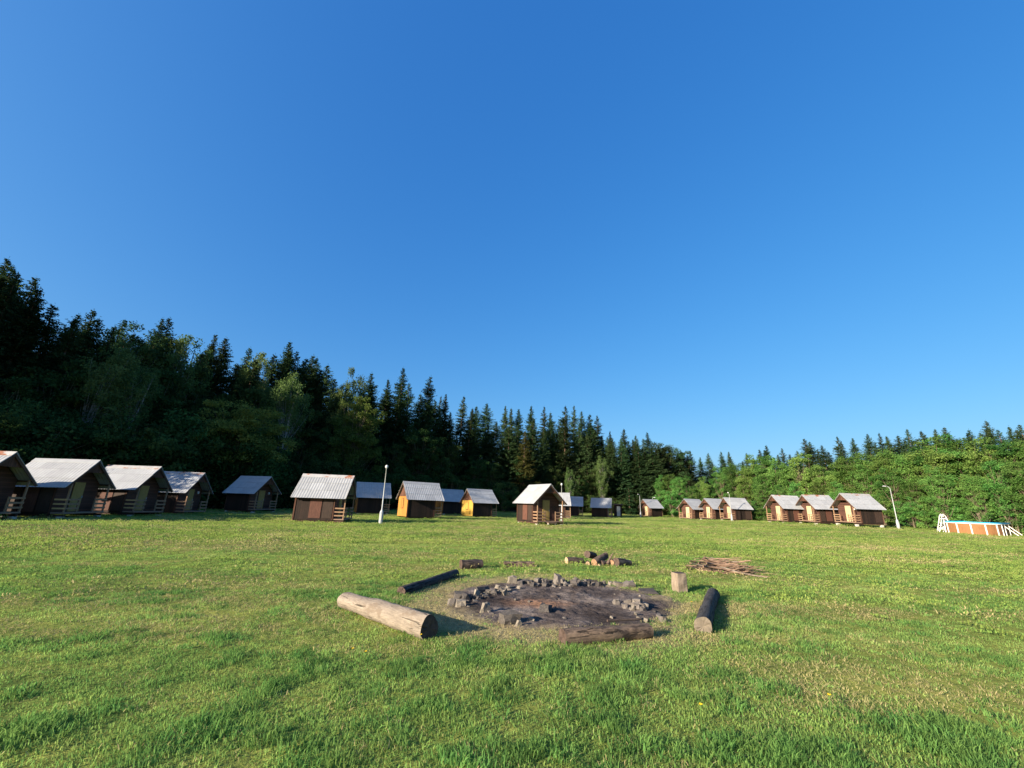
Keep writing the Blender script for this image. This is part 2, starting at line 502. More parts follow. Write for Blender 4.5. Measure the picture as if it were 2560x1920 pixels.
col = mixc(nt, rim, col, ramp(nt, n2, [(.3, (.15, .12, .07)), (.7, (.33, .27, .16))]))
nt.links.new(col, b.inputs['Base Color'])
b.inputs['Roughness'].default_value = 1.0
b.inputs['Specular IOR Level'].default_value = 0.05
bump(nt, b, n2, 1.0, .05)
M['ash'] = m

m, nt, b = new_mat('pool_water')
b.inputs['Base Color'].default_value = (.02, .42, .70, 1)
b.inputs['Roughness'].default_value = .08
b.inputs['Transmission Weight'].default_value = .35
b.inputs['IOR'].default_value = 1.33
bump(nt, b, noise(nt, worldpos(nt), 2.5, 3), .15, .03)
M['water'] = m
CTRL=[(-26,20.6,.13),(-25.4,24.3,.08),(-25.1,28.3,.06),(-25.8,33.5,-.01),(-23.6,39.7,.1),(-12.7,29.9,-.06),(-14.3,45.1,.05),(-8,39,-.01),(-3.4,50.2,-.15),(2.6,36,-.01),(6.1,54.9,-.15),(10.9,72.9,-.24),(15.7,72.4,-.35),(26.3,79.5,-.19),(29.4,68.7,-.13),(32,67,-.01),(33,62.5,.09),(33.5,51.9,.26),(35.9,49.8,.34),(36.9,45.4,.42),(45,49,.42),(45,42,-.12),(41,37,-.03),(48,44,-.08),(40.2,44.6,.38),(0,25,0),(20,40,0),(15,55,-.1),(0,8,0)]
EDGE=[(-110,-60),(-72,-8),(-52,24),(-42,38),(-34,48),(-22,59),(-8,70),(8,84),(24,96),(40,98),(44,84),(46,70),(54,60),(62,50),(72,40),(90,20)]
import math
def edge_dist(x,y):
    # signed distance to the forest edge, positive inside the wood
    best=1e9;sgn=-1
    for (ax,ay),(bx,by) in zip(EDGE,EDGE[1:]):
        dx,dy=bx-ax,by-ay;t=max(0,min(1,((x-ax)*dx+(y-ay)*dy)/(dx*dx+dy*dy)))
        qx,qy=ax+t*dx-x,ay+t*dy-y;d=math.hypot(qx,qy)
        if d<best:
            best=d;sgn=1 if dx*(y-ay)-dy*(x-ax)>0 else -1
    return best*sgn
def terrain(x,y):
    sw=.12;sz=0.
    for cx,cy,cz in CTRL:
        w=math.exp(-((x-cx)**2+(y-cy)**2)/60.);sw+=w;sz+=w*cz
    e=max(0.,edge_dist(x,y)-3)
    k=.16 if x<20 else (.16-.1*min(1,(x-20)/25))
    return sz/sw+min(16.,e*k)

# ------------------------------------------------------------------ ground sheet
def build_ground():
    rings = [0, .8, 1.6, 2.4, 3.2, 4, 5, 6, 7, 8, 9, 10, 11.5, 13, 15, 17, 19, 21.5, 24, 27, 30, 33, 36, 39, 42, 45, 48, 51, 55, 59, 63, 67, 71, 76, 81, 87, 94, 102, 112, 125, 145, 180, 240, 340, 500, 800, 1400]
    na = 144
    V = [(0, 0, terrain(0, 0))]; Fq = []
    for r in rings[1:]:
        for k in range(na):
            a = 2 * math.pi * k / na
            x, y = r * math.sin(a), r * math.cos(a)
            z = terrain(x, y) if r < 340 else terrain(x * 340 / r, y * 340 / r)
            V.append((x, y, z + .02 * (float(fbm(x * .35, y * .35, 3)) - .5) * (r > 3)))
    for k in range(na):
        Fq.append((0, 1 + (k + 1) % na, 1 + k))
    for i in range(len(rings) - 2):
        a0, b0 = 1 + i * na, 1 + (i + 1) * na
        for k in range(na):
            k2 = (k + 1) % na
            Fq.append((a0 + k, a0 + k2, b0 + k2, b0 + k))
    me = mesh_py('ground', V, Fq, M['ground'], True)
    me.materials.append(M['forest_floor'])
    for p in me.polygons:
        c = p.center
        if edge_dist(c.x, c.y) > 2.5: p.material_index = 1
    return tag(obj('ground', me), kind='structure')
build_ground()

PIT = (0.95, 7.92)
def pit_radius(a):
    return 1.93 + .16 * math.sin(a * 2 + .6) + .10 * math.sin(a * 5 + 1.1) + .06 * math.sin(a * 9)
def build_pit():
    na, nr = 180, 48
    V = [(PIT[0], PIT[1], .012)]; Fq = []
    for i in range(1, nr + 1):
        for k in range(na):
            a = 2 * math.pi * k / na
            r = pit_radius(a) * (i / nr) * 1.06
            x, y = PIT[0] + r * math.cos(a), PIT[1] + r * math.sin(a)
            h = .018 + .055 * (float(fbm(x * 2.2, y * 2.2, 9, 4)) - .45) + .035 * (float(vnoise(x * 11, y * 11, 5)) - .5) + .022 * (float(vnoise(x * 24, y * 24, 8)) - .5)
            e = max(0, (i / nr - .86) / .14)
            V.append((x, y, max(h, .006) * (1 - e) - .03 * e))
    for k in range(na): Fq.append((0, 1 + k, 1 + (k + 1) % na))
    for i in range(nr - 1):
        for k in range(na):
            k2 = (k + 1) % na
            Fq.append((1 + i * na + k, 1 + i * na + k2, 1 + (i + 1) * na + k2, 1 + (i + 1) * na + k)[::-1])
    me = mesh_py('ash_bed', V, [tuple(reversed(q)) if len(q) == 4 else q for q in Fq], M['ash'], True)
    tag(obj('ash_bed', me), 'round bed of grey ash and scorched earth inside the ring of logs', kind='structure')
build_pit()

# ------------------------------------------------------------------ huts
S_, D_, L_ = 1.60, 1.50, 3.46          # roof half span, drop, length
RIDGE = 3.10
SLOPE = math.atan2(D_, S_)
SLEN = math.hypot(S_, D_)
def roof_z(y): return RIDGE - D_ * abs(y) / S_
BW, BX0, BX1, DX = 1.25, -1.53, 1.0, 1.68     # body half width, back, front, deck front
FLOOR = .30
_hutcache = {}
_hrg = random.Random(12)
def corrugated(mat, lx, ly, waves, amp):
    key = ('corr', mat.name, round(lx, 3), round(ly, 3))
    if key in _hutcache: return _hutcache[key]
    n = waves * 4
    V, Fq = [], []
    for i in range(n + 1):
        x = -lx / 2 + lx * i / n
        z = amp * math.sin(2 * math.pi * i / 4)
        for y in (0, ly): V += [(x, y, z + .006), (x, y, z - .006)]
    for i in range(n):
        a, c = i * 4, (i + 1) * 4
        Fq += [(a, c, c + 2, a + 2), (a + 1, a + 3, c + 3, c + 1), (a, a + 1, c + 1, c), (a + 2, c + 2, c + 3, a + 3)]
    Fq += [(0, 2, 3, 1), (n * 4, n * 4 + 1, n * 4 + 3, n * 4 + 2)]
    me = mesh_py('roof_sheet', V, Fq, mat, False)
    _hutcache[key] = me
    return me

def prism(profile, x0, x1, mat, name):
    """extrude a (y,z) profile along x"""
    n = len(profile)
    V = [(x0, y, z) for y, z in profile] + [(x1, y, z) for y, z in profile]
    Fq = [tuple(range(n))[::-1], tuple(range(n, 2 * n))]
    for i in range(n):
        j = (i + 1) % n
        Fq.append((i, j, n + j, n + i))
    return mesh_py(name, V, Fq, mat)

def hut(x, y, z, deg, label, back='dark', door='door', rail='rail', ridge='roof', porch='wall_red', panels='ab', step=False, blocks=True, extras=''):
    h = empty('hut', (x, y, z), R(deg))
    h.rotation_euler.x = R(_hrg.uniform(-.9, .9)); h.rotation_euler.y = R(_hrg.uniform(-.7, .7))
    tag(h, label, 'hut', 'wooden camp huts around the meadow')
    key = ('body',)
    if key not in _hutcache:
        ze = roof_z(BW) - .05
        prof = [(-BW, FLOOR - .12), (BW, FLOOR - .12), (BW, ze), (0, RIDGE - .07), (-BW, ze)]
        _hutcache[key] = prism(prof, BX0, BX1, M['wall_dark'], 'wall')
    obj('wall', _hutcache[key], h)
    # porch wall with the door: boards laid over the front of the body
    key = ('porchwall', porch)
    if key not in _hutcache:
        ze = roof_z(BW) - .06
        _hutcache[key] = prism([(-BW + .01, FLOOR), (BW - .01, FLOOR), (BW - .01, ze), (.35, RIDGE - .52), (-.35, RIDGE - .52), (-BW + .01, ze)], BX1 + .002, BX1 + .022, M[porch], 'porch_wall')
    obj('porch_wall', _hutcache[key], h)
    d = box('door', h, (BX1 + .045, -.02, FLOOR + .80), (.04, .66, 1.58), M[door], bev=.006)
    box('door_panel', d, (.022, 0, .36), (.012, .46, .62), M[door], bev=.004)
    box('door_panel', d, (.022, 0, -.38), (.012, .46, .62), M[door], bev=.004)
    box('handle', d, (.04, .27, 0), (.05, .03, .12), M['lamp_base'])
    # deck
    box('deck', h, ((BX1 + DX) / 2 + .012, 0, FLOOR - .04), (DX - BX1 - .03, 2 * BW, .07), M['deck'])
    box('floor_beam', h, ((BX0 + DX) / 2, -BW + .12, FLOOR - .17), (DX - BX0 - .06, .12, .095), M['beam'])
    box('floor_beam', h, ((BX0 + DX) / 2, BW - .12, FLOOR - .17), (DX - BX0 - .06, .12, .095), M['beam'])
    # posts and rails
    for s in (-1, 1):
        yy = s * (BW - .05)
        box('post', h, (DX - .05, yy, (FLOOR + roof_z(BW)) / 2 - .04), (.07, .07, roof_z(BW) - FLOOR - .06), M['rail'])
        box('post', h, (DX - .05, s * .50, FLOOR + .36), (.06, .06, .74), M['rail'])
        for k, zz in enumerate((.20, .43, .66)):
            box('rail', h, ((BX1 + DX) / 2 + .02, yy + s * .047, FLOOR + zz), (DX - BX1 - .04, .022, .085), M[rail])
            box('rail', h, (DX + .0, s * (BW + .42) / 2, FLOOR + zz), (.022, BW - .46, .085), M['rail'])
    # roof sheets, three rows of four on each slope
    lx, ly = L_ / 4, SLEN / 3
    me = corrugated(M['roof'], lx * .997, ly + .035, 5, .008)
    for s in (-1, 1):
        for row in range(3):
            dist = row * ly
            for c in range(4):
                px = -L_ / 2 + lx * (c + .5)
                yy = s * math.cos(SLOPE) * dist; zz = RIDGE - math.sin(SLOPE) * dist
                off = .030 - row * .014
                o = obj('roof_sheet', me, h, (px, yy + s * math.sin(SLOPE) * off, zz + math.cos(SLOPE) * off), (SLOPE if s < 0 else -SLOPE, 0, 0))
                if s < 0: o.rotation_euler = (-SLOPE, 0, math.pi)
    # ridge cap
    key = ('ridge', ridge)
    if key not in _hutcache:
        t = math.tan(SLOPE)
        w_, c_ = .20, .058
        prof = [(-w_, RIDGE - w_ * t + c_), (0, RIDGE + c_ + .012), (w_, RIDGE - w_ * t + c_), (w_, RIDGE - w_ * t + c_ + .012), (0, RIDGE + c_ + .026), (-w_, RIDGE - w_ * t + c_ + .012)]
        _hutcache[key] = prism(prof, -L_ / 2 - .01, L_ / 2 + .01, M[ridge], 'ridge_cap')
    obj('ridge_cap', _hutcache[key], h)
    # roof timbers and edge trim
    for s in (-1, 1):
        for xx, nm, mt in ((L_ / 2 - .02, 'bargeboard', 'beam'), (-L_ / 2 + .02, 'bargeboard', 'beam')):
            mid = SLEN / 2
            b_ = box(nm, h, (xx, s * math.cos(SLOPE) * mid * .985 - s * .03, RIDGE - math.sin(SLOPE) * mid * .985 - .055), (.035, SLEN * .97, .10), M[mt], (-s * SLOPE, 0, 0))
            box('edge_trim', b_, (.0, 0, .078), (.055, SLEN * 1.01, .016), M['roof_edge'])
        box('eave_beam', h, (0, s * (BW + .06), roof_z(BW + .06) - .085), (L_ - .12, .07, .09), M['beam'])
    # front gable board under the roof edge
    key = ('gable',)
    if key not in _hutcache:
        t = math.tan(SLOPE)
        _hutcache[key] = prism([(-.62, RIDGE - .09 - .62 * t + .08), (-.60, RIDGE - .66), (.60, RIDGE - .66), (.62, RIDGE - .09 - .62 * t + .08), (0, RIDGE - .10)], L_ / 2 - .11, L_ / 2 - .085, M['gable_brown'], 'gable_board')
    obj('gable_board', _hutcache[key], h)
    # panels on the long walls
    for s in (-1, 1):
        if 'a' in panels:
            box('wall_panel', h, (-.20, s * (BW + .012), 1.02), (.74, .022, 1.42), M['panel_red'])
        if 'b' in panels:
            p_ = box('wall_panel', h, (.58, s * (BW + .012), 1.02), (.62, .022, 1.42), M['panel_dark'])
        if 'c' in panels:
            box('wall_panel', h, (-1.05, s * (BW + .012), 1.02), (.78, .022, 1.42), M['panel_dark'])
        box('corner_board', h, (BX1 - .035, s * (BW + .014), 1.04), (.07, .03, 1.66), M['gable_brown'])
        box('corner_board', h, (BX0 + .035, s * (BW + .014), 1.04), (.07, .03, 1.66), M['gable_brown'])
    # back gable
    bm_ = {'dark': 'gable_brown', 'orange': 'gable_orange', 'yellow': 'gable_yellow'}[back]
    key = ('back', back)
    if key not in _hutcache:
        ze = roof_z(BW) - .06
        _hutcache[key] = prism([(-BW - .005, FLOOR - .12), (BW + .005, FLOOR - .12), (BW + .005, ze), (-BW - .005, ze)], BX0 - .025, BX0 - .002, M[bm_], 'back_wall')
        _hutcache[('btri', back)] = prism([(-BW, ze + .01), (BW, ze + .01), (0, RIDGE - .075)], BX0 - .03, BX0 - .002, M['gable_brown'], 'gable_panel')
    obj('back_wall', _hutcache[key], h)
    obj('gable_panel', _hutcache[('btri', back)], h)
    sh = box('shutter', h, (BX0 - .04, .02, 1.28), (.03, .46, .80), M[bm_], bev=.004)
    for dy, dz, sy, sz in ((-.25, 0, .035, .88), (.25, 0, .035, .88), (0, .42, .46, .035), (0, -.42, .46, .035)):
        box('trim', sh, (-.012, dy, dz), (.026, sy, sz), M['panel_red'])
    if 'v' in extras:      # small vent in the front gable
        box('vent', h, (L_ / 2 - .075, 0, RIDGE - .45), (.03, .16, .22), M['panel_dark'])
    if 'w' in extras:      # little shuttered window beside the door
        w_ = box('window', h, (BX1 + .035, .78, FLOOR + 1.02), (.03, .34, .36), M['panel_dark'])
        box('frame', w_, (.012, 0, .2), (.03, .42, .04), M['gable_brown']); box('frame', w_, (.012, 0, -.2), (.03, .42, .04), M['gable_brown'])
    if 's' in extras:      # blank white plate beside the door
        box('plate', h, (BX1 + .03, .82, FLOOR + 1.28), (.015, .36, .16), M['pool_white'])
    if 'l' in extras:      # porch lamp
        box('porch_lamp', h, (BX1 + .09, .72, FLOOR + 1.35), (.14, .13, .20), M['lamp_glass'], bev=.03)
    # feet
    if blocks:
        for bx in (BX0 + .2, DX - .2):
            for s in (-1, 1):
                box('block', h, (bx, s * (BW - .12), FLOOR - .335), (.26, .24, .235), M['concrete'], bev=.02)
    if step:
        box('step', h, (DX + .22, -.02, .17), (.26, .8, .045), M['deck'])
        for s in (-1, 1):
            box('step_foot', h, (DX + .22, -.02 + s * .33, .075), (.09, .09, .14), M['concrete'])
    return h

HUTS = [
 (-26.15, 20.65, .13, 5.9, 'leftmost dark hut, cut off by the left edge of the picture', dict(rail='rail_new', ridge='roof_rust', door='door_dim', panels='ab')),
 (-25.40, 24.33, .08, 4.6, 'second dark hut from the left with yellow porch rails and clean grey ridge', dict(rail='rail_new', door='door_dim', panels='abc')),
 (-25.10, 28.35, .06, 2.4, 'third dark hut from the left with yellow porch rails and rusty ridge', dict(rail='rail_new', ridge='roof_rust', door='door_dim', panels='ab')),
 (-25.78, 33.46, -.01, 2.7, 'fourth hut from the left, its grey roof half in shade', dict(ridge='roof_rust', door='door_dim', panels='', extras='l')),
 (-23.63, 39.72, .10, -13.6, 'shaded hut standing alone with blue-looking roof and pale porch rails', dict(door='door_dim', panels='', extras='l')),
 (-12.69, 29.86, -.06, 7.4, 'dark hut with red wall panel and weeds, left of the tall lamp post', dict(ridge='roof_rust', door='door_dim', panels='ab', blocks=False)),
 (-14.29, 45.14, .05, 24.0, 'blue-roofed hut half hidden behind the hut with the red wall panel', dict(back='orange', panels='')),
 (-8.04, 39.06, -.01, 31.7, 'hut with bright orange back gable just right of the tall lamp post', dict(back='orange', panels='', blocks=False)),
 (-7.67, 57.00, -.10, 31.0, 'hut with shaded blue roof squeezed between the orange and yellow gabled huts', dict(back='orange', panels='')),
 (-3.40, 50.17, -.15, 35.4, 'hut with bright yellow back gable and striped bluish roof', dict(back='yellow', panels='', blocks=False)),
 (2.60, 35.96, -.01, -61.7, 'lone centre hut with white roof and porch facing the camp fire', dict(door='door_dim', panels='ab', step=True, extras='vw')),
 (6.15, 54.92, -.15, -2.2, 'white-roofed hut peeking out behind the lone centre hut', dict(panels='a')),
 (10.93, 72.94, -.24, -9.3, 'left one of the two far huts with shaded blue roofs', dict(panels='', blocks=False)),
 (15.75, 72.44, -.35, -18.2, 'right one of the two far huts with shaded blue roofs', dict(panels='', blocks=False)),
 (26.35, 79.53, -.19, 204.7, 'small far hut beside a lamp post, right of the shaded booth', dict(panels='')),
 (29.42, 68.73, -.13, 204.9, 'left hut of the farther row of three brown huts', dict(panels='')),
 (31.95, 67.00, -.01, 200.4, 'middle hut of the farther row of three brown huts', dict(panels='')),
 (32.99, 62.49, .09, 188.2, 'right hut of the farther row of three, behind a thin lamp post', dict(panels='c')),
 (33.54, 51.86, .28, 187.1, 'left hut of the nearer row of three brown huts on white blocks', dict(ridge='roof_rust', panels='a')),
 (35.87, 49.80, .37, 186.4, 'middle hut of the nearer row of three brown huts on white blocks', dict(ridge='roof_rust', panels='ab')),
 (36.91, 45.39, .46, 186.0, 'right hut of the nearer row of three, closest to the pool', dict(ridge='roof_rust', panels='c', extras='s')),
]
for x, y, z, dg, lb, kw in HUTS:
    hut(x, y, z, dg, lb, **kw)

# ------------------------------------------------------------------ booth in the shade
def booth():
    b_ = empty('toilet_booth', (20.2, 79.4, terrain(20.2, 79.4)), R(-4))
    tag(b_, 'narrow shaded booth with pale door standing at the foot of the dark wood', 'booth')
    box('wall', b_, (0, 0, 1.0), (1.25, 1.2, 2.0), M['wall_dark'])
    r_ = box('roof', b_, (0, -.05, 2.09), (1.75, 1.7, .1), M['beam'], (R(4), 0, 0))
    d = box('door', b_, (.02, -.62, .92), (.62, .04, 1.7), M['concrete'])
    box('handle', d, (.24, -.03, 0), (.03, .03, .14), M['lamp_base'])
booth()

# ------------------------------------------------------------------ lamp posts
def lamp(x, y, hgt, label, arm=None, base=True, top=.05):
    z = terrain(x, y)
    l_ = empty('lamp_post', (x, y, z)); tag(l_, label, 'lamp post', 'white lamp posts around the meadow')
    if base:
        v, f_ = tube_geo([(0, 0, -.08), (0, 0, .72), (0, 0, .80), (0, 0, .90)], [.135, .122, .10, .05], 10)
        bs = obj('base', mesh_py('base', v, f_, M['lamp_base']), l_)
        box('service_door', bs, (0, -.128, .40), (.11, .012, .42), M['lamp_pole'])
    pts = [(0, 0, .1 if not base else .85), (0, 0, hgt * .55), (0, 0, hgt - .25)]
    rad = [.042, .036, .030]
    if arm:
        ax, ay = arm
        pts += [(ax * .18, ay * .18, hgt - .08), (ax * .34, ay * .34, hgt - .02)]; rad += [.034, .03]
        end = Vector((ax * .34, ay * .34, hgt - .02))
    else:
        end = Vector((0, 0, hgt - .22))
    v, f_ = tube_geo(pts, rad, 8)
    obj('pole', mesh_py('pole', v, f_, M['lamp_pole'], True), l_)
    if arm:
        ang = math.atan2(arm[1], arm[0])
        hd = box('lamp_head', l_, end + Vector((arm[0] * .16, arm[1] * .16, 0)), (.28, .12, .07), M['lamp_base'], (0, R(-6), ang), bev=.03)
        box('lamp_glass', hd, (.04, 0, -.055), (.28, .12, .03), M['lamp_glass'])
    else:
        v, f_ = tube_geo([(0, 0, 0), (0, 0, .05), (0, 0, .13), (0, 0, .20), (0, 0, .24)], [.04, .085, .11, .085, .025], 10)
        hd = obj('lamp_head', mesh_py('lamp_head', v, f_, M['lamp_glass'], True), l_, end)
lamp(-8.72, 29.95, 3.93, 'tall pale lamp post with thick base in front of the blue-roofed hut', None)
lamp(5.67, 45.65, 3.85, 'pale lamp post rising behind the lone centre hut', None)
lamp(23.68, 77.14, 3.95, 'lamp post left of the small far hut', (-.6, -.5), top=.05)
lamp(30.8, 59.5, 3.8, 'thin lamp post in front of the farther three huts', (-.5, -.6))
lamp(40.2, 44.6, 4.27, 'right lamp post leaning in view between the nearer huts and the pool', (-1.0, .1))
lamp(27.6, 82.0, 3.6, 'lamp post behind the small far hut, only its head showing', (.7, -.3))
lamp(48.5, 54.1, 3.5, 'small lamp post half hidden in the green bushes behind the right lamp post', (-.8, .1))

# ------------------------------------------------------------------ pool
def pool():
    cx, cy = 46.1, 42.4
    z0 = terrain(cx, cy) - .02
    ang = math.atan2(1, 1) - R(9)      # long axis, mostly away from the camera
    root = empty('swimming_pool', (cx, cy, z0), ang)
    tag(root, 'above-ground oval pool with brown wall, white posts and blue water', 'pool')
    W2, LS, Hh = 1.85, 3.2, .98       # half width, half straight length, height
    N = 40
    outl = []
    for k in range(N // 2 + 1):
        a = math.pi / 2 + math.pi * k / (N // 2); outl.append((-LS + W2 * math.cos(a), W2 * math.sin(a)))
    for k in range(N // 2 + 1):
        a = -math.pi / 2 + math.pi * k / (N // 2); outl.append((LS + W2 * math.cos(a), W2 * math.sin(a)))
    n = len(outl)
    def ring(scale_in, z): 
        o = []
        for (x, y) in outl:
            ccx = max(-LS, min(LS, x)); dx, dy = x - ccx, y
            l = math.hypot(dx, dy); k = (l - scale_in) / l
            o.append((ccx + dx * k, dy * k, z))
        return o
    def shell(name, rows, mat, parent=root, smooth=True):
        V = [p for r_ in rows for p in r_]; Fq = []
        for i in range(len(rows) - 1):
            for k in range(n):
                k2 = (k + 1) % n
                Fq.append((i * n + k, i * n + k2, (i + 1) * n + k2, (i + 1) * n + k))
        me = mesh_py(name, V, Fq, mat, smooth)
        return obj(name, me, parent)
    shell('wall', [ring(0, 0), ring(0, Hh)], M['pool_wall'])
    shell('liner', [ring(.03, Hh), ring(.03, .05)], M['pool_liner'])
    shell('rim', [ring(.05, Hh - .03), ring(-.07, Hh - .03), ring(-.07, Hh + .03), ring(.05, Hh + .03), ring(.05, Hh - .03)], M['pool_white'], smooth=False)
    shell('liner_lip', [ring(.04, Hh + .031), ring(-.05, Hh + .031), ring(-.04, Hh + .14), ring(.05, Hh + .14), ring(.04, Hh + .031)], M['pool_liner'], smooth=False)
    wv = ring(.04, Hh - .10)
    obj('water', mesh_py('water', wv, [tuple(range(n))], M['water']), root)
    # posts round the near end and along the sides
    def post(x, y, a):
        box('post', root, (x, y, Hh / 2 - .02), (.05, .085, Hh), M['pool_white'], (0, 0, a))
    for d_ in (100, 128, 156, 184, 212, 240, 262):
        a = R(d_); post(-LS + (W2 + .04) * math.cos(a), (W2 + .04) * math.sin(a), a)
    for s in (-1, 1):
        for k in range(2):
            x = -LS + 1.2 + k * 2.9
            post(x, s * (W2 + .05), R(90))
            v, f_ = tube_geo([(x, s * (W2 + .06), .80), (x, s * (W2 + .75), .03)], [.036, .036], 6)
            obj('brace', mesh_py('brace', v, f_, M['pool_white']), root)
    for d_ in (-60, -20, 20, 60):
        a = R(d_); post(LS + (W2 + .04) * math.cos(a), (W2 + .04) * math.sin(a), a)
    # ladder
    la = R(118)
    lx, ly = -LS + (W2 + .05) * math.cos(la), (W2 + .05) * math.sin(la)
    lad = empty('pool_ladder', root.matrix_basis @ Vector((lx, ly, 0)), ang + la)
    tag(lad, 'white A-frame ladder standing at the left end of the pool', 'ladder')
    for s in (-1, 1):
        v, f_ = tube_geo([(.62, s * .26, 0), (.30, s * .25, 1.0), (.16, s * .24, 1.55), (.04, s * .23, 1.74), (-.10, s * .24, 1.55), (-.2, s * .25, 1.1)], [.032] * 6, 7)
        obj('side_rail', mesh_py('side_rail', v, f_, M['pool_white'], True), lad)
        v, f_ = tube_geo([(.14, s * .25, 0), (.10, s * .25, 1.2)], [.04, .04], 6)
        obj('leg', mesh_py('leg', v, f_, M['pool_white']), lad)
        v, f_ = tube_geo([(.50, s * .25, .30), (.12, s * .25, .62)], [.03, .03], 6)
        obj('brace', mesh_py('brace', v, f_, M['pool_white']), lad)
    for k in range(4):
        t = (k + 1) / 4.6
        box('tread', lad, (.62 - .34 * t, 0, 1.05 * t), (.12, .5, .05), M['pool_white'])
    box('platform', lad, (.0, 0, 1.30), (.36, .48, .06), M['pool_white'])
    box('guard', lad, (.06, 0, 1.56), (.035, .46, .16), M['pool_white'])
pool()

# ------------------------------------------------------------------ logs round the fire
def log(name, p0, p1, r0, r1, mat, endmat, label, cat='log', group=None, rough=.10, sides=26, rings=22, sink=.035, seed=0, square=0.0, z0=0., z1=0., knots=()):
    """a log lying from p0 to p1 (ground contact points); local x runs along it"""
    p0 = Vector((p0[0], p0[1], r0 - sink + z0)); p1 = Vector((p1[0], p1[1], r1 - sink + z1))
    ax = p1 - p0; ln = ax.length
    root = bpy.data.objects.new(name, None)
    root.empty_display_size = .2
    root.matrix_world = Matrix.Translation(p0) @ ax.to_track_quat('X', 'Z').to_matrix().to_4x4()
    link(root); tag(root, label, cat, group)
    rg = np.random.default_rng(seed + 100)
    V, Fq = [], []
    ph = rg.uniform(0, 6.28, 8)
    for i in range(rings + 1):
        t = i / rings
        rr = (r0 + (r1 - r0) * t) * (1 + .05 * math.sin(t * 7 + ph[3]) + .03 * math.sin(t * 17 + ph[4]))
        bend = .10 * rr * math.sin(t * 4 + ph[0])
        for k in range(sides):
            a = 2 * math.pi * k / sides
            d = 1 + rough * (.5 * math.sin(2 * a + ph[1] + t * 1.3) + .35 * math.sin(3 * a + ph[2] - t * 2) + .9 * (float(fbm(a * 2.1 + seed, t * ln * 5 + seed, seed + 3, 4)) - .5) * 2)
            if square: d *= 1 + square * (max(abs(math.cos(a)), abs(math.sin(a))) ** -1 - 1.2)
            for kt, ka, kr in knots:
                g_ = math.exp(-((t - kt) * ln / .05) ** 2 - (((a - ka + math.pi) % (2 * math.pi) - math.pi) / .35) ** 2)
                d += kr * g_
            xx = t * ln
            if i in (0, rings): d *= .985
            V.append((xx, rr * d * math.cos(a) + bend, rr * d * math.sin(a)))
    for i in range(rings):
        for k in range(sides):
            k2 = (k + 1) % sides
            Fq.append((i * sides + k, (i + 1) * sides + k, (i + 1) * sides + k2, i * sides + k2))
    obj('trunk', mesh_py('trunk', V, Fq, M[mat], True), root)
    for end in (0, rings):
        ring = [Vector(V[end * sides + k]) for k in range(sides)]
        c = sum(ring, Vector()) / sides
        s = -1 if end == 0 else 1
        vv = ring + [c + (q - c) * rg.uniform(.5, .75) + Vector((s * .004 * rg.normal(), 0, 0)) for q in ring] + [c + Vector((-s * .006, 0, 0))]
        ff = []
        for k in range(sides):
            k2 = (k + 1) % sides
            ff += [(k, k2, sides + k2, sides + k), (sides + k, sides + k2, 2 * sides)]
        if s > 0: ff = [tuple(reversed(q)) for q in ff]
        ff = [tuple(reversed(q)) for q in ff]
        obj('cut_end', mesh_py('cut_end', vv, ff, M[endmat]), root)
    return root

G_L = 'seat logs around the fire pit'
log('seat_log', (-2.43, 6.98), (-.90, 5.62), .128, .147, 'log_pale', 'cut_dark', 'big pale debarked log lying at the left front of the fire pit', group=G_L, seed=1, rough=.12, knots=((.12, 2.2, .1), (.3, 2.5, .12), (.45, 2.0, .1), (.6, 2.4, .1)))
log('seat_log', (-1.82, 7.96), (-1.12, 9.98), .082, .085, 'log_char', 'cut_dark', 'slim blackened log at the left back of the fire pit', group=G_L, seed=2, rough=.10)
log('seat_log', (.70, 5.58), (1.86, 5.98), .105, .098, 'log_brown', 'cut_dark', 'short weathered brown log at the front edge of the ash bed', group=G_L, seed=3, rough=.17, knots=((.3, 2.2, .18), (.55, 2.0, .15), (.8, 2.4, .12)))
log('seat_log', (2.66, 6.22), (3.88, 8.45), .112, .105, 'log_char', 'cut_grey', 'charred black log with pale cut end on the right of the fire pit', group=G_L, seed=4, rough=.10)
log('seat_log', (-1.13, 11.05), (-.62, 11.28), .125, .12, 'log_dark', 'cut_dark', 'short stubby dark log lying behind the slim blackened log', group=G_L, seed=5, rough=.10)
log('seat_log', (-.06, 11.62), (.74, 11.78), .088, .085, 'log_brown', 'cut_dark', 'squared brown beam lying beyond the back of the fire pit', group=G_L, seed=6, rough=.05, square=.5)
tw = log('stick', (1.30, 5.85), (1.78, 6.02), .016, .014, 'log_dark', 'cut_dark', 'thin dark stick lying on top of the short brown log', 'stick', seed=9, sides=8, rings=8, z0=.185, z1=.18, sink=0)

# split upright block
def stump():
    root = empty('chopping_block', (3.47, 9.02, 0), R(14)); tag(root, 'upright squarish block of split pale wood right of the fire pit', 'block')
    prof = [(-.115, -.105), (-.105, -.115), (.02, -.118), (.10, -.112), (.112, -.10), (.118, .02), (.11, .11), (-.03, .118), (-.11, .105)]
    V, Fq = [], []
    rows = 8
    for i in range(rows + 1):
        t = i / rows
        for (x, y) in prof:
            j = .006 * math.sin(x * 40 + t * 7) + .005 * math.sin(y * 60 + t * 11)
            V.append((x * (1 - .06 * t) + j, y * (1 - .06 * t) + j, t * .37 - .02))
    n = len(prof)
    for i in range(rows):
        for k in range(n):
            k2 = (k + 1) % n
            Fq.append((i * n + k, i * n + k2, (i + 1) * n + k2, (i + 1) * n + k))
    obj('trunk', mesh_py('trunk', V, Fq, M['stump']), root)
    top = [V[rows * n + k] for k in range(n)]
    obj('cut_end', mesh_py('cut_end', [(x, y, z + .001) for x, y, z in top] , [tuple(range(n))], M['cut_dark']), root)
stump()

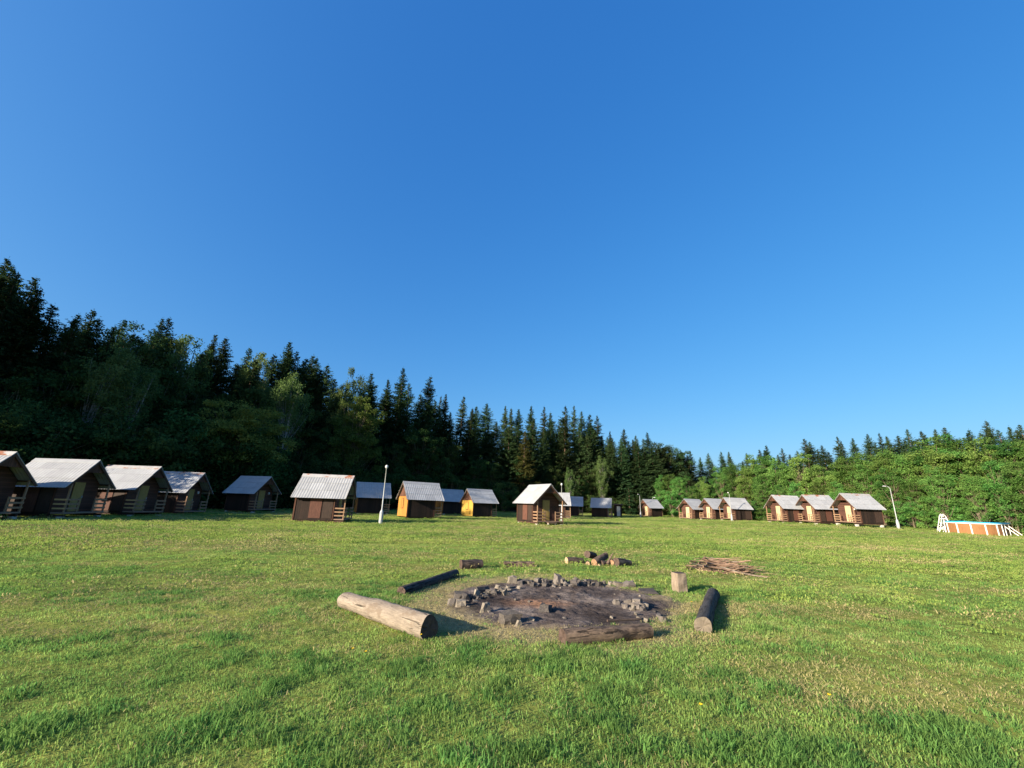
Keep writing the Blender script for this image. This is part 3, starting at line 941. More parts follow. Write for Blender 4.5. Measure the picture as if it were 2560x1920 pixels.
# firewood heap behind the pit
G_W = 'firewood logs heaped beyond the fire pit'
log('firewood_log', (1.70, 12.62), (2.18, 12.80), .105, .09, 'log_dark', 'cut_pale', 'pale-ended log at the left end of the firewood heap', 'firewood', G_W, .1, 16, 8, seed=11)
log('firewood_log', (1.88, 12.42), (2.24, 12.60), .022, .018, 'log_pale', 'cut_pale', 'thin pale stick lying in front of the firewood heap', 'firewood', G_W, .05, 8, 5, seed=12)
log('firewood_log', (2.28, 12.55), (2.54, 12.87), .10, .085, 'log_dark', 'cut_dark', 'dark round-ended log on top of the firewood heap', 'firewood', G_W, .08, 16, 8, seed=13, z0=.20, z1=.15)
log('firewood_log', (2.26, 12.42), (2.34, 12.70), .065, .06, 'log_brown', 'cut_pale', 'short stub under the top log of the firewood heap', 'firewood', G_W, .1, 14, 6, seed=14)
log('firewood_log', (2.42, 12.36), (2.88, 12.82), .105, .09, 'log_brown', 'cut_orange', 'long log with orange cut end in the middle of the firewood heap', 'firewood', G_W, .08, 16, 8, seed=15, z0=.0, z1=.16)
log('firewood_log', (2.54, 12.28), (2.70, 12.50), .04, .04, 'log_pale', 'cut_pale', 'small pale round-ended billet at the front of the firewood heap', 'firewood', G_W, .05, 12, 5, seed=16)
log('firewood_log', (2.64, 12.40), (2.94, 12.52), .085, .08, 'log_dark', 'cut_dark', 'dark chunk between the orange-ended log and the splinter', 'firewood', G_W, .15, 12, 5, seed=17)
log('firewood_log', (2.80, 12.40), (2.98, 12.48), .05, .012, 'log_brown', 'cut_pale', 'splintered piece sticking up out of the firewood heap', 'firewood', G_W, .12, 10, 6, seed=18, z0=.02, z1=.33)
log('firewood_log', (2.92, 12.40), (3.12, 12.64), .08, .07, 'log_brown', 'cut_orange', 'small brown billet beside the big black chunk', 'firewood', G_W, .12, 12, 6, seed=19, z0=.03, z1=.07)
log('firewood_log', (3.02, 12.30), (3.46, 12.54), .14, .10, 'log_char', 'cut_dark', 'big black chunk at the right end of the firewood heap', 'firewood', G_W, .14, 16, 8, seed=20)

# brushwood heap
def brush():
    root = empty('brushwood_heap', (5.80, 11.95, 0)); tag(root, 'low sprawling heap of reddish brown sticks and branches on the grass', 'branches')
    rg = random.Random(5)
    for k in range(120):
        ln = rg.uniform(.45, 1.25)
        u_ = rg.gauss(0, .34); v_ = rg.gauss(0, .17)
        a = R(rg.gauss(-32, 26)) + (R(25) if u_ < -.3 else 0)
        hh = max(.02, .34 * math.exp(-(u_ / .5) ** 2 - (v_ / .28) ** 2) * rg.uniform(.1, 1.05))
        ca, sa = math.cos(R(-32)), math.sin(R(-32))
        c = Vector((u_ * ca - v_ * sa, u_ * sa + v_ * ca, hh))
        d = Vector((math.cos(a), math.sin(a), rg.gauss(0, .13)))
        r_ = rg.choice((.006, .008, .010, .013, .018)) if k > 5 else .032
        pts = []
        nrm = Vector((-d.y, d.x, 0))
        for i in range(5):
            t = i / 4 - .5
            p = c + d * ln * t + nrm * (rg.gauss(0, .03) if 0 < i < 4 else 0) + Vector((0, 0, rg.gauss(0, .012)))
            p.z = max(p.z, r_ * .8)
            pts.append(p)
        v, f_ = tube_geo(pts, [r_ * (1 - .5 * i / 4) for i in range(5)], 6)
        obj('branch', mesh_py('branch', v, f_, M['stick' if rg.random() < .75 else ('log_brown' if rg.random() < .6 else 'log_pale')], True), root)
brush()

# ------------------------------------------------------------------ stones
def stone_mesh(seed, mat, flat=1.0, ang=.35):
    import bmesh
    rg = random.Random(seed)
    bm = bmesh.new()
    bmesh.ops.create_cube(bm, size=1.0)
    bmesh.ops.subdivide_edges(bm, edges=bm.edges[:], cuts=1, use_grid_fill=True)
    for v in bm.verts:
        l = v.co.length
        v.co *= (1 - .35 * (l - .5) / .37 * rg.uniform(.3, 1.0))
        v.co += Vector((rg.gauss(0, .07), rg.gauss(0, .07), rg.gauss(0, .07)))
        v.co.z *= flat
    bmesh.ops.triangulate(bm, faces=bm.faces[:])
    me = bpy.data.meshes.new('stone'); bm.to_mesh(me); bm.free(); me.materials.append(M[mat])
    return me
SM = {k: [stone_mesh(i * 7 + h, k) for i in range(6)] for h, k in enumerate(('stone', 'stone_dark', 'stone_pale'))}
_srg = random.Random(21)
def stone(x, y, size, mat='stone', label=None, group=None, z=0., rot=None):
    sx, sy, sz = size
    sz *= .95
    o = obj('stone', _srg.choice(SM[mat]), None, (x, y, z + sz * .30), rot or (_srg.uniform(-.25, .25), _srg.uniform(-.25, .25), _srg.uniform(0, 6.28)), (sx, sy, sz))
    tag(o, label, 'stone', group)
    return o
stone(.07, 6.36, (.30, .22, .21), 'stone', 'largest stone of the fire ring, brown-grey block casting a long shadow', rot=(.1, -.05, .3))
stone(.19, 6.24, (.08, .05, .11), 'stone_pale', 'small pointed pale stone just in front of the largest stone', rot=(.1, .4, .5))
stone(.36, 6.46, (.08, .05, .10), 'stone_pale', 'small pale stone tilting in the shadow of the largest stone', rot=(.2, .5, .2))
stone(-.30, 6.92, (.13, .07, .19), 'stone_pale', 'upright pale stone left of the largest stone', rot=(.05, .25, .6))
stone(-.70, 7.20, (.15, .12, .15), 'stone_pale', 'pale wedge stone at the left rim of the ash bed', rot=(0, .1, .2))
stone(-.84, 7.38, (.18, .16, .13), 'stone', 'grey block stone at the left rim behind the pale wedge')
stone(-.80, 7.80, (.24, .18, .14), 'stone', 'broad grey stone at the far left corner of the fire ring')
stone(-.66, 7.62, (.15, .12, .16), 'stone_dark', 'dark stone tucked beside the broad grey corner stone')
stone(.62, 7.00, (.20, .19, .17), 'stone_dark', 'lone sooty round stone in the middle of the ash bed')
stone(-.52, 7.95, (.12, .06, .17), 'stone_pale', 'pale leaning slab in the left row of stones', rot=(.2, .5, .9))
stone(-.42, 8.22, (.36, .10, .16), 'stone_dark', 'long dark slab leaning at the back of the left row', rot=(.4, .1, .75))
stone(.00, 8.06, (.10, .05, .17), 'stone_pale', 'thin pale slab leaning to the right by the left row', rot=(.1, -.5, .5))
stone(.13, 9.16, (.19, .12, .23), 'stone_pale', 'tall orange-tinted rounded stone at the back left of the ring', rot=(0, 0, .2))
stone(.40, 9.25, (.34, .12, .13), 'stone_dark', 'flat dark slab right of the tall rounded stone', rot=(.1, .05, 0))
stone(.66, 9.25, (.16, .13, .20), 'stone', 'stubby grey stone behind the flat dark slabs')
stone(.82, 9.35, (.44, .14, .12), 'stone_dark', 'second flat dark slab at the back of the ring', rot=(.1, .0, .05))
stone(1.06, 9.22, (.19, .16, .32), 'stone', 'tallest stone standing up at the back of the fire ring', rot=(.1, .15, .4))
stone(1.76, 9.42, (.33, .18, .14), 'stone_dark', 'long low grey slab at the back right of the ring', rot=(.05, 0, -.05))
stone(2.52, 9.32, (.30, .15, .15), 'stone', 'long tan block at the right end of the back row', rot=(0, -.1, .1))
stone(2.32, 9.32, (.24, .13, .12), 'stone_pale', 'pale brick-shaped stone left of the long tan block', rot=(0, .1, -.1))
stone(2.17, 9.38, (.10, .09, .12), 'stone_pale', 'small cream cube stone near the pale brick-shaped stone', rot=(0, 0, .3))
stone(2.05, 9.46, (.10, .08, .13), 'stone', 'small brown cube stone left of the cream cube')
stone(2.75, 8.76, (.36, .28, .10), 'stone_dark', 'flat dark slab lying at the right rim of the ash bed', rot=(.06, .0, -.2))
for k in range(52):        # left row rubble
    t = _srg.random()
    x, y = -.72 + .85 * t + _srg.gauss(0, .08), 7.35 + 1.55 * t + _srg.gauss(0, .10)
    s = _srg.uniform(.04, .12)
    stone(x, y, (s, s * _srg.uniform(.6, 1), s * _srg.uniform(.6, 1.1)), _srg.choice(('stone', 'stone', 'stone_dark', 'stone_pale')), 'small stone in the rubble along the left back of the fire ring', 'rubble along the left back of the ring')
for k in range(80):        # back row rubble
    x = _srg.uniform(.28, 1.95); y = 9.22 + _srg.gauss(0, .10) + .1 * (x > 1.5)
    s = _srg.uniform(.05, .15)
    stone(x, y, (s, s * _srg.uniform(.6, 1), s * _srg.uniform(.6, 1.1)), _srg.choice(('stone', 'stone', 'stone', 'stone_dark')), 'small stone in the rubble along the back of the fire ring', 'rubble along the back of the ring', z=_srg.choice((0, 0, .07)) if s < .12 else 0)
for k in range(26):        # loose heap at the right
    a = _srg.uniform(0, 6.28); r_ = abs(_srg.gauss(0, .17))
    x, y = 2.14 + r_ * 1.1 * math.cos(a), 7.42 + r_ * 1.3 * math.sin(a)
    s = _srg.uniform(.07, .14)
    stone(x, y, (s * 1.2, s * .75, s * .9), _srg.choice(('stone', 'stone', 'stone_pale')), 'small stone in the loose heap at the right of the ash bed', 'loose stone heap in the ash', z=max(0, .11 - r_ * .5) * _srg.random())
for k in range(26):        # bits scattered over the ash
    a = _srg.uniform(0, 6.28); r_ = 1.75 * math.sqrt(_srg.random())
    s = _srg.uniform(.02, .05)
    stone(PIT[0] + r_ * math.cos(a), PIT[1] + r_ * math.sin(a), (s * 1.3, s, s * .8), _srg.choice(('stone_pale', 'stone_dark', 'stone')), 'tiny stone chip scattered over the ash bed', 'stone chips on the ash', z=.015)
for x, y in ((1.95, 6.74), (2.04, 6.66), (1.99, 6.98)):
    stone(x, y, (.06, .05, .06), 'stone_pale', 'small white chip near the right log', 'white chips near the right log', z=.01)

# ------------------------------------------------------------------ dandelions
m_y = plain_mat('dandelion_yellow', (.80, .52, .02), .7, 0, .1)
m_st = plain_mat('dandelion_stem', (.10, .18, .04), .7, 0, .1)
for x, y, h_, lb in ((-2.41, 8.78, .10, 'yellow dandelion left of the slim blackened log'), (-1.57, 4.87, .10, 'left one of two dandelions in front of the big pale log'), (-1.42, 4.83, .09, 'right one of two dandelions in front of the big pale log'), (-.97, 5.40, .10, 'dandelion at the cut end of the big pale log'), (1.54, 3.77, .13, 'dandelion in the near grass at lower right'), (3.12, 7.65, .09, 'dandelion between the ash bed and the charred log'), (2.75, 4.05, .12, 'dandelion in the near grass at the far lower right')):
    d_ = empty('dandelion', (x, y, 0)); tag(d_, lb, 'flower', 'dandelions in the grass')
    v, f_ = tube_geo([(0, 0, 0), (.004, .002, h_)], [.003, .003], 5); obj('stem', mesh_py('stem', v, f_, m_st), d_)
    V, Fq = [], []
    for k in range(14):
        a = k * 2.399; t_ = .35 + .65 * (k % 3) / 2
        c = Vector((.004, .002, h_)); o_ = Vector((math.cos(a), math.sin(a), .45)) * .019 * t_; s_ = Vector((-math.sin(a), math.cos(a), 0)) * .006
        i = len(V); V += [c, c + o_ * .7 + s_, c + o_ + Vector((0, 0, .003)), c + o_ * .7 - s_]; Fq.append((i, i + 1, i + 2, i + 3))
    obj('flower', mesh_py('flower', V, Fq, m_y), d_)

# ------------------------------------------------------------------ trees
def quads(c, a, b):
    """leaf quads: centres c, half axes a, b -> verts, faces"""
    n = len(c)
    V = np.stack([c - a, c - b * .8, c + a, c + b * .8], 1).reshape(-1, 3)
    Fq = np.arange(n * 4).reshape(n, 4)
    return V, Fq

def unit(v): return v / np.maximum(1e-6, np.linalg.norm(v, axis=-1, keepdims=True))

def spruce_meshes(seed, H=22., Rb=3.3, mat='leaf_spruce', gaps=.12, lowest=.05):
    rg = np.random.default_rng(seed)
    C, A, B = [], [], []
    z = lowest * H
    while z < H * .985:
        t = z / H
        rad = (Rb * 1.1 * (1 - t) ** .95 * (1 + .4 * t)) * (.6 + .4 * min(1, t / .25 + .4)) + .02
        nb = int(8 + 7 * (1 - t)) if t < .9 else 6
        for k in range(nb):
            if rg.random() < gaps: continue
            az = rg.uniform(0, 6.283)
            ln = rad * rg.uniform(.5, 1.22) * (1 + .16 * math.sin(az * 2 + z * .35 + seed))
            d = np.array([math.cos(az), math.sin(az), 0.]); sd = np.array([-d[1], d[0], 0.])
            droop = .42 * (1 - t) + .02 - .35 * max(0, t - .8) / .2
            ns = max(3, int(ln / .15))
            s = (np.arange(ns) + rg.uniform(.2, .9, ns)) / ns
            s = np.maximum(s, .14)
            base = np.outer(s * ln, d); base[:, 2] = z - droop * ln * s + .22 * ln * s ** 2.2 + rg.normal(0, .05, ns)
            wv = (.07 + .17 * (1 - s) * min(1, ln / 2) + .05 * min(1, ln))
            for side in (-1, 1):
                tip = unit(d * .75 + sd * side * .85 + np.array([0, 0, -.25]) + rg.normal(0, .22, (ns, 3)))
                a = tip * (wv * rg.uniform(.8, 1.5, ns))[:, None]
                nrm = rg.normal(0, .5, (ns, 3)) + np.array([0, 0, 1.])
                b = unit(np.cross(a, nrm)) * (.045 + .04 * rg.random(ns))[:, None]
                C.append(base + a * .9); A.append(a); B.append(b)
            a = unit(np.array([0, 0, -1.]) + d * .5 + rg.normal(0, .3, (ns, 3))) * (wv * 1.0)[:, None]
            b = unit(np.cross(a, rg.normal(0, 1, (ns, 3)))) * .06
            C.append(base + a * .8); A.append(a); B.append(b)
        z += rg.uniform(.24, .40) * (1.0 if t < .8 else .6)
    # leader
    n = 10; zz = np.linspace(H * .95, H, n)
    c = np.stack([rg.normal(0, .03, n), rg.normal(0, .03, n), zz], 1)
    a = unit(rg.normal(0, 1, (n, 3)) * [1, 1, .4] + [0, 0, .5]) * .11; b = unit(np.cross(a, rg.normal(0, 1, (n, 3)))) * .04
    C.append(c); A.append(a); B.append(b)
    V, Fq = quads(np.concatenate(C), np.concatenate(A), np.concatenate(B))
    crown = mesh_np('crown', V, Fq, M[mat])
    parts = [tube_geo([(0, 0, -.6), (0, 0, H * .02), (0, 0, H * .4), (0, 0, H * .8), (0, 0, H * .97)], [.34, .24, .17, .075, .02], 8)]
    v, f_ = merge(parts)
    trunk = mesh_py('trunk', v, f_, M['bark_spruce'], True)
    return trunk, crown, H

def leafy_meshes(seed, H, W, mat, bark, base=.22, nclump=60, per=120, leaf=.15, stems=1, lean=.0, drop=0.0, flat=1.0, crad=.62, trunk_r=.16):
    rg = np.random.default_rng(seed)
    parts = []
    tips = []
    for sidx in range(stems):
        az = rg.uniform(0, 6.283); off = (.35 if stems > 1 else 0) * rg.uniform(.3, 1)
        ln = lean * rg.uniform(.4, 1.2)
        p0 = np.array([off * math.cos(az), off * math.sin(az), -.3])
        top = np.array([p0[0] + ln * math.cos(az) * H * .5, p0[1] + ln * math.sin(az) * H * .5, H * rg.uniform(.74, .9)])
        pts = []
        for i in range(6):
            t = i / 5
            q = p0 + (top - p0) * t + np.array([rg.normal(0, .05), rg.normal(0, .05), 0]) * H * .06 * (0 < i)
            pts.append(q)
        r0 = trunk_r * (1 if stems == 1 else .62) * rg.uniform(.8, 1.15)
        parts.append(tube_geo([tuple(q) for q in pts], [r0 * (1.25 - 1.1 * i / 5) if i else r0 * 1.3 for i in range(6)], 7))
        tips.append(np.array(pts))
    # clumps in an uneven ellipsoid
    Cc = []
    a = rg.normal(0, 1, (nclump * 3, 3)); a = unit(a)
    rr = rg.random(nclump * 3) ** .42
    prof = np.ones(nclump * 3)
    P = a * rr[:, None] * np.array([W / 2, W / 2, H * (1 - base) / 2 * flat])
    P[:, 2] += H * (base + (1 - base) / 2)
    lob = 1 + .22 * np.sin(3 * np.arctan2(a[:, 1], a[:, 0]) + seed) * (np.abs(a[:, 2]) < .8) + .14 * np.sin(5 * a[:, 2] * 2 + seed)
    P[:, :2] *= lob[:, None]
    P = P[:nclump]
    C, A, B = [], [], []
    for c in P:
        cr = crad * rg.uniform(.55, 1.25)
        n = int(per * rg.uniform(.6, 1.3))
        q = rg.normal(0, 1, (n, 3)); q = unit(q) * (rg.random(n) ** .5)[:, None] * cr * np.array([1.15, 1.15, .75])
        if drop: q[:, 2] -= np.abs(rg.normal(0, drop, n))
        C.append(c + q)
        nrm = unit(rg.normal(0, .75, (n, 3)) + np.array([0, 0, .8]) + q * .6)
        aa = unit(np.cross(nrm, rg.normal(0, 1, (n, 3)))) 
        if drop: aa = unit(aa + np.array([0, 0, -1.2]))
        bb = unit(np.cross(nrm, aa))
        sz = leaf * rg.uniform(.6, 1.4, n)
        A.append(aa * sz[:, None]); B.append(bb * sz[:, None] * .75)
        # twig towards the clump
        st = tips[rg.integers(len(tips))]
        k = min(4, max(1, int((c[2] / H) * 4.2)))
        s0 = st[k] * .9 + st[k - 1] * .1
        mid = (s0 + c) / 2 + np.array([0, 0, -.12 * np.linalg.norm(c - s0) * .3])
        parts.append(tube_geo([tuple(s0), tuple(mid), tuple(c)], [(.013 if drop else .032) * H / 10, (.008 if drop else .02) * H / 10, .006], 4, False))
    V, Fq = quads(np.concatenate(C), np.concatenate(A), np.concatenate(B))
    crown = mesh_np('crown', V, Fq, M[mat])
    v, f_ = merge(parts)
    return mesh_py('trunk', v, f_, M[bark], True), crown, H

TV = {}
TV['spruce'] = [spruce_meshes(s, H, Rb, gaps=g) for s, H, Rb, g in ((1, 22, 4.4, .08), (2, 22, 3.8, .12), (3, 20, 4.5, .2), (4, 24, 4.3, .10), (5, 21, 3.5, .25), (6, 22, 4.9, .16))]
TV['young'] = [spruce_meshes(8, 6, 1.7)]
TV['shaggy'] = [spruce_meshes(9, 16, 3.4, 'leaf_olive', .2)]
TV['pine'] = [leafy_meshes(31 + k, 18, 5.5, 'leaf_spruce', 'bark_spruce', .42, 60, 230, .11, crad=.95, trunk_r=.22) for k in range(2)]
TV['birch'] = [leafy_meshes(41 + k, 19, 5.0, 'leaf_birch', 'bark_birch', .30, 95, 170, .095, drop=.7, crad=.62, trunk_r=.15, lean=.10) for k in range(3)]
TV['birch_trunk'] = [leafy_meshes(47 + k, 17, 4.6, 'leaf_birch', 'bark_birch', .52, 60, 170, .095, drop=.7, crad=.62, trunk_r=.17, lean=.22) for k in range(2)]
TV['broadleaf'] = [leafy_meshes(51 + k, 13, 6.6, 'leaf_shade', 'bark_alder', .08, 120, 150, .12, stems=2, lean=.12, crad=.72) for k in range(3)]
TV['broadpale'] = [leafy_meshes(57, 17, 8.0, 'leaf_round', 'bark_alder', .10, 170, 160, .12, stems=2, lean=.1, crad=.85)]
TV['round'] = [leafy_meshes(58, 11.5, 7.4, 'leaf_round', 'bark_alder', .28, 140, 200, .095, stems=2, lean=.15, crad=.72)]
TV['alder'] = [leafy_meshes(61 + k, 10.5, 4.1, 'leaf_alder', 'bark_alder', .16, 120, 160, .088, stems=4, lean=.18, crad=.60, trunk_r=.115) for k in range(5)]
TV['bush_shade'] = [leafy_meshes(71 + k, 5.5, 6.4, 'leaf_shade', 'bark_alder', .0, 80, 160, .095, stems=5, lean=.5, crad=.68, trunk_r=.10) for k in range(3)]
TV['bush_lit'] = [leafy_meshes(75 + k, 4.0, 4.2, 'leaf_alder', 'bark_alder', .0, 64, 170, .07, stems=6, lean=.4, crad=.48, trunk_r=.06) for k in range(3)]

def plant_tree(kind, tg, x, y, H, label, group, rg):
    key = kind
    if tg == 'young': key = 'young'
    elif tg == 'shaggy': key = 'shaggy'
    elif tg == 'trunk': key = 'birch_trunk'
    elif kind == 'broadleaf' and tg == 'pale': key = 'broadpale'
    elif kind == 'bush': key = 'bush_' + tg
    tr, cr, h0 = rg.choice(TV[key])
    nm = {'spruce': 'spruce_tree', 'pine': 'pine_tree', 'birch': 'birch_tree', 'broadleaf': 'broadleaf_tree', 'round': 'broadleaf_tree', 'alder': 'alder_tree', 'bush': 'bush'}[kind]
    s = H / h0
    e = empty(nm, (x, y, terrain(x, y) - .05), rg.uniform(0, 6.28))
    if kind == 'alder': s *= rg.uniform(.9, 1.06)
    wx = s * rg.uniform(.85, 1.25)
    if tg == 'front' and kind == 'spruce': wx *= 1.15
    e.rotation_euler.x = R(rg.gauss(0, 1.3)); e.rotation_euler.y = R(rg.gauss(0, 1.3))
    if kind in ('spruce',) and s < .8: wx = max(wx, .72)
    if kind == 'bush': wx = max(s, .8)
    e.scale = (wx, wx, s)
    tag(e, label, 'bush' if kind == 'bush' else 'tree', group)
    obj('trunk', tr, e); obj('crown', cr, e)
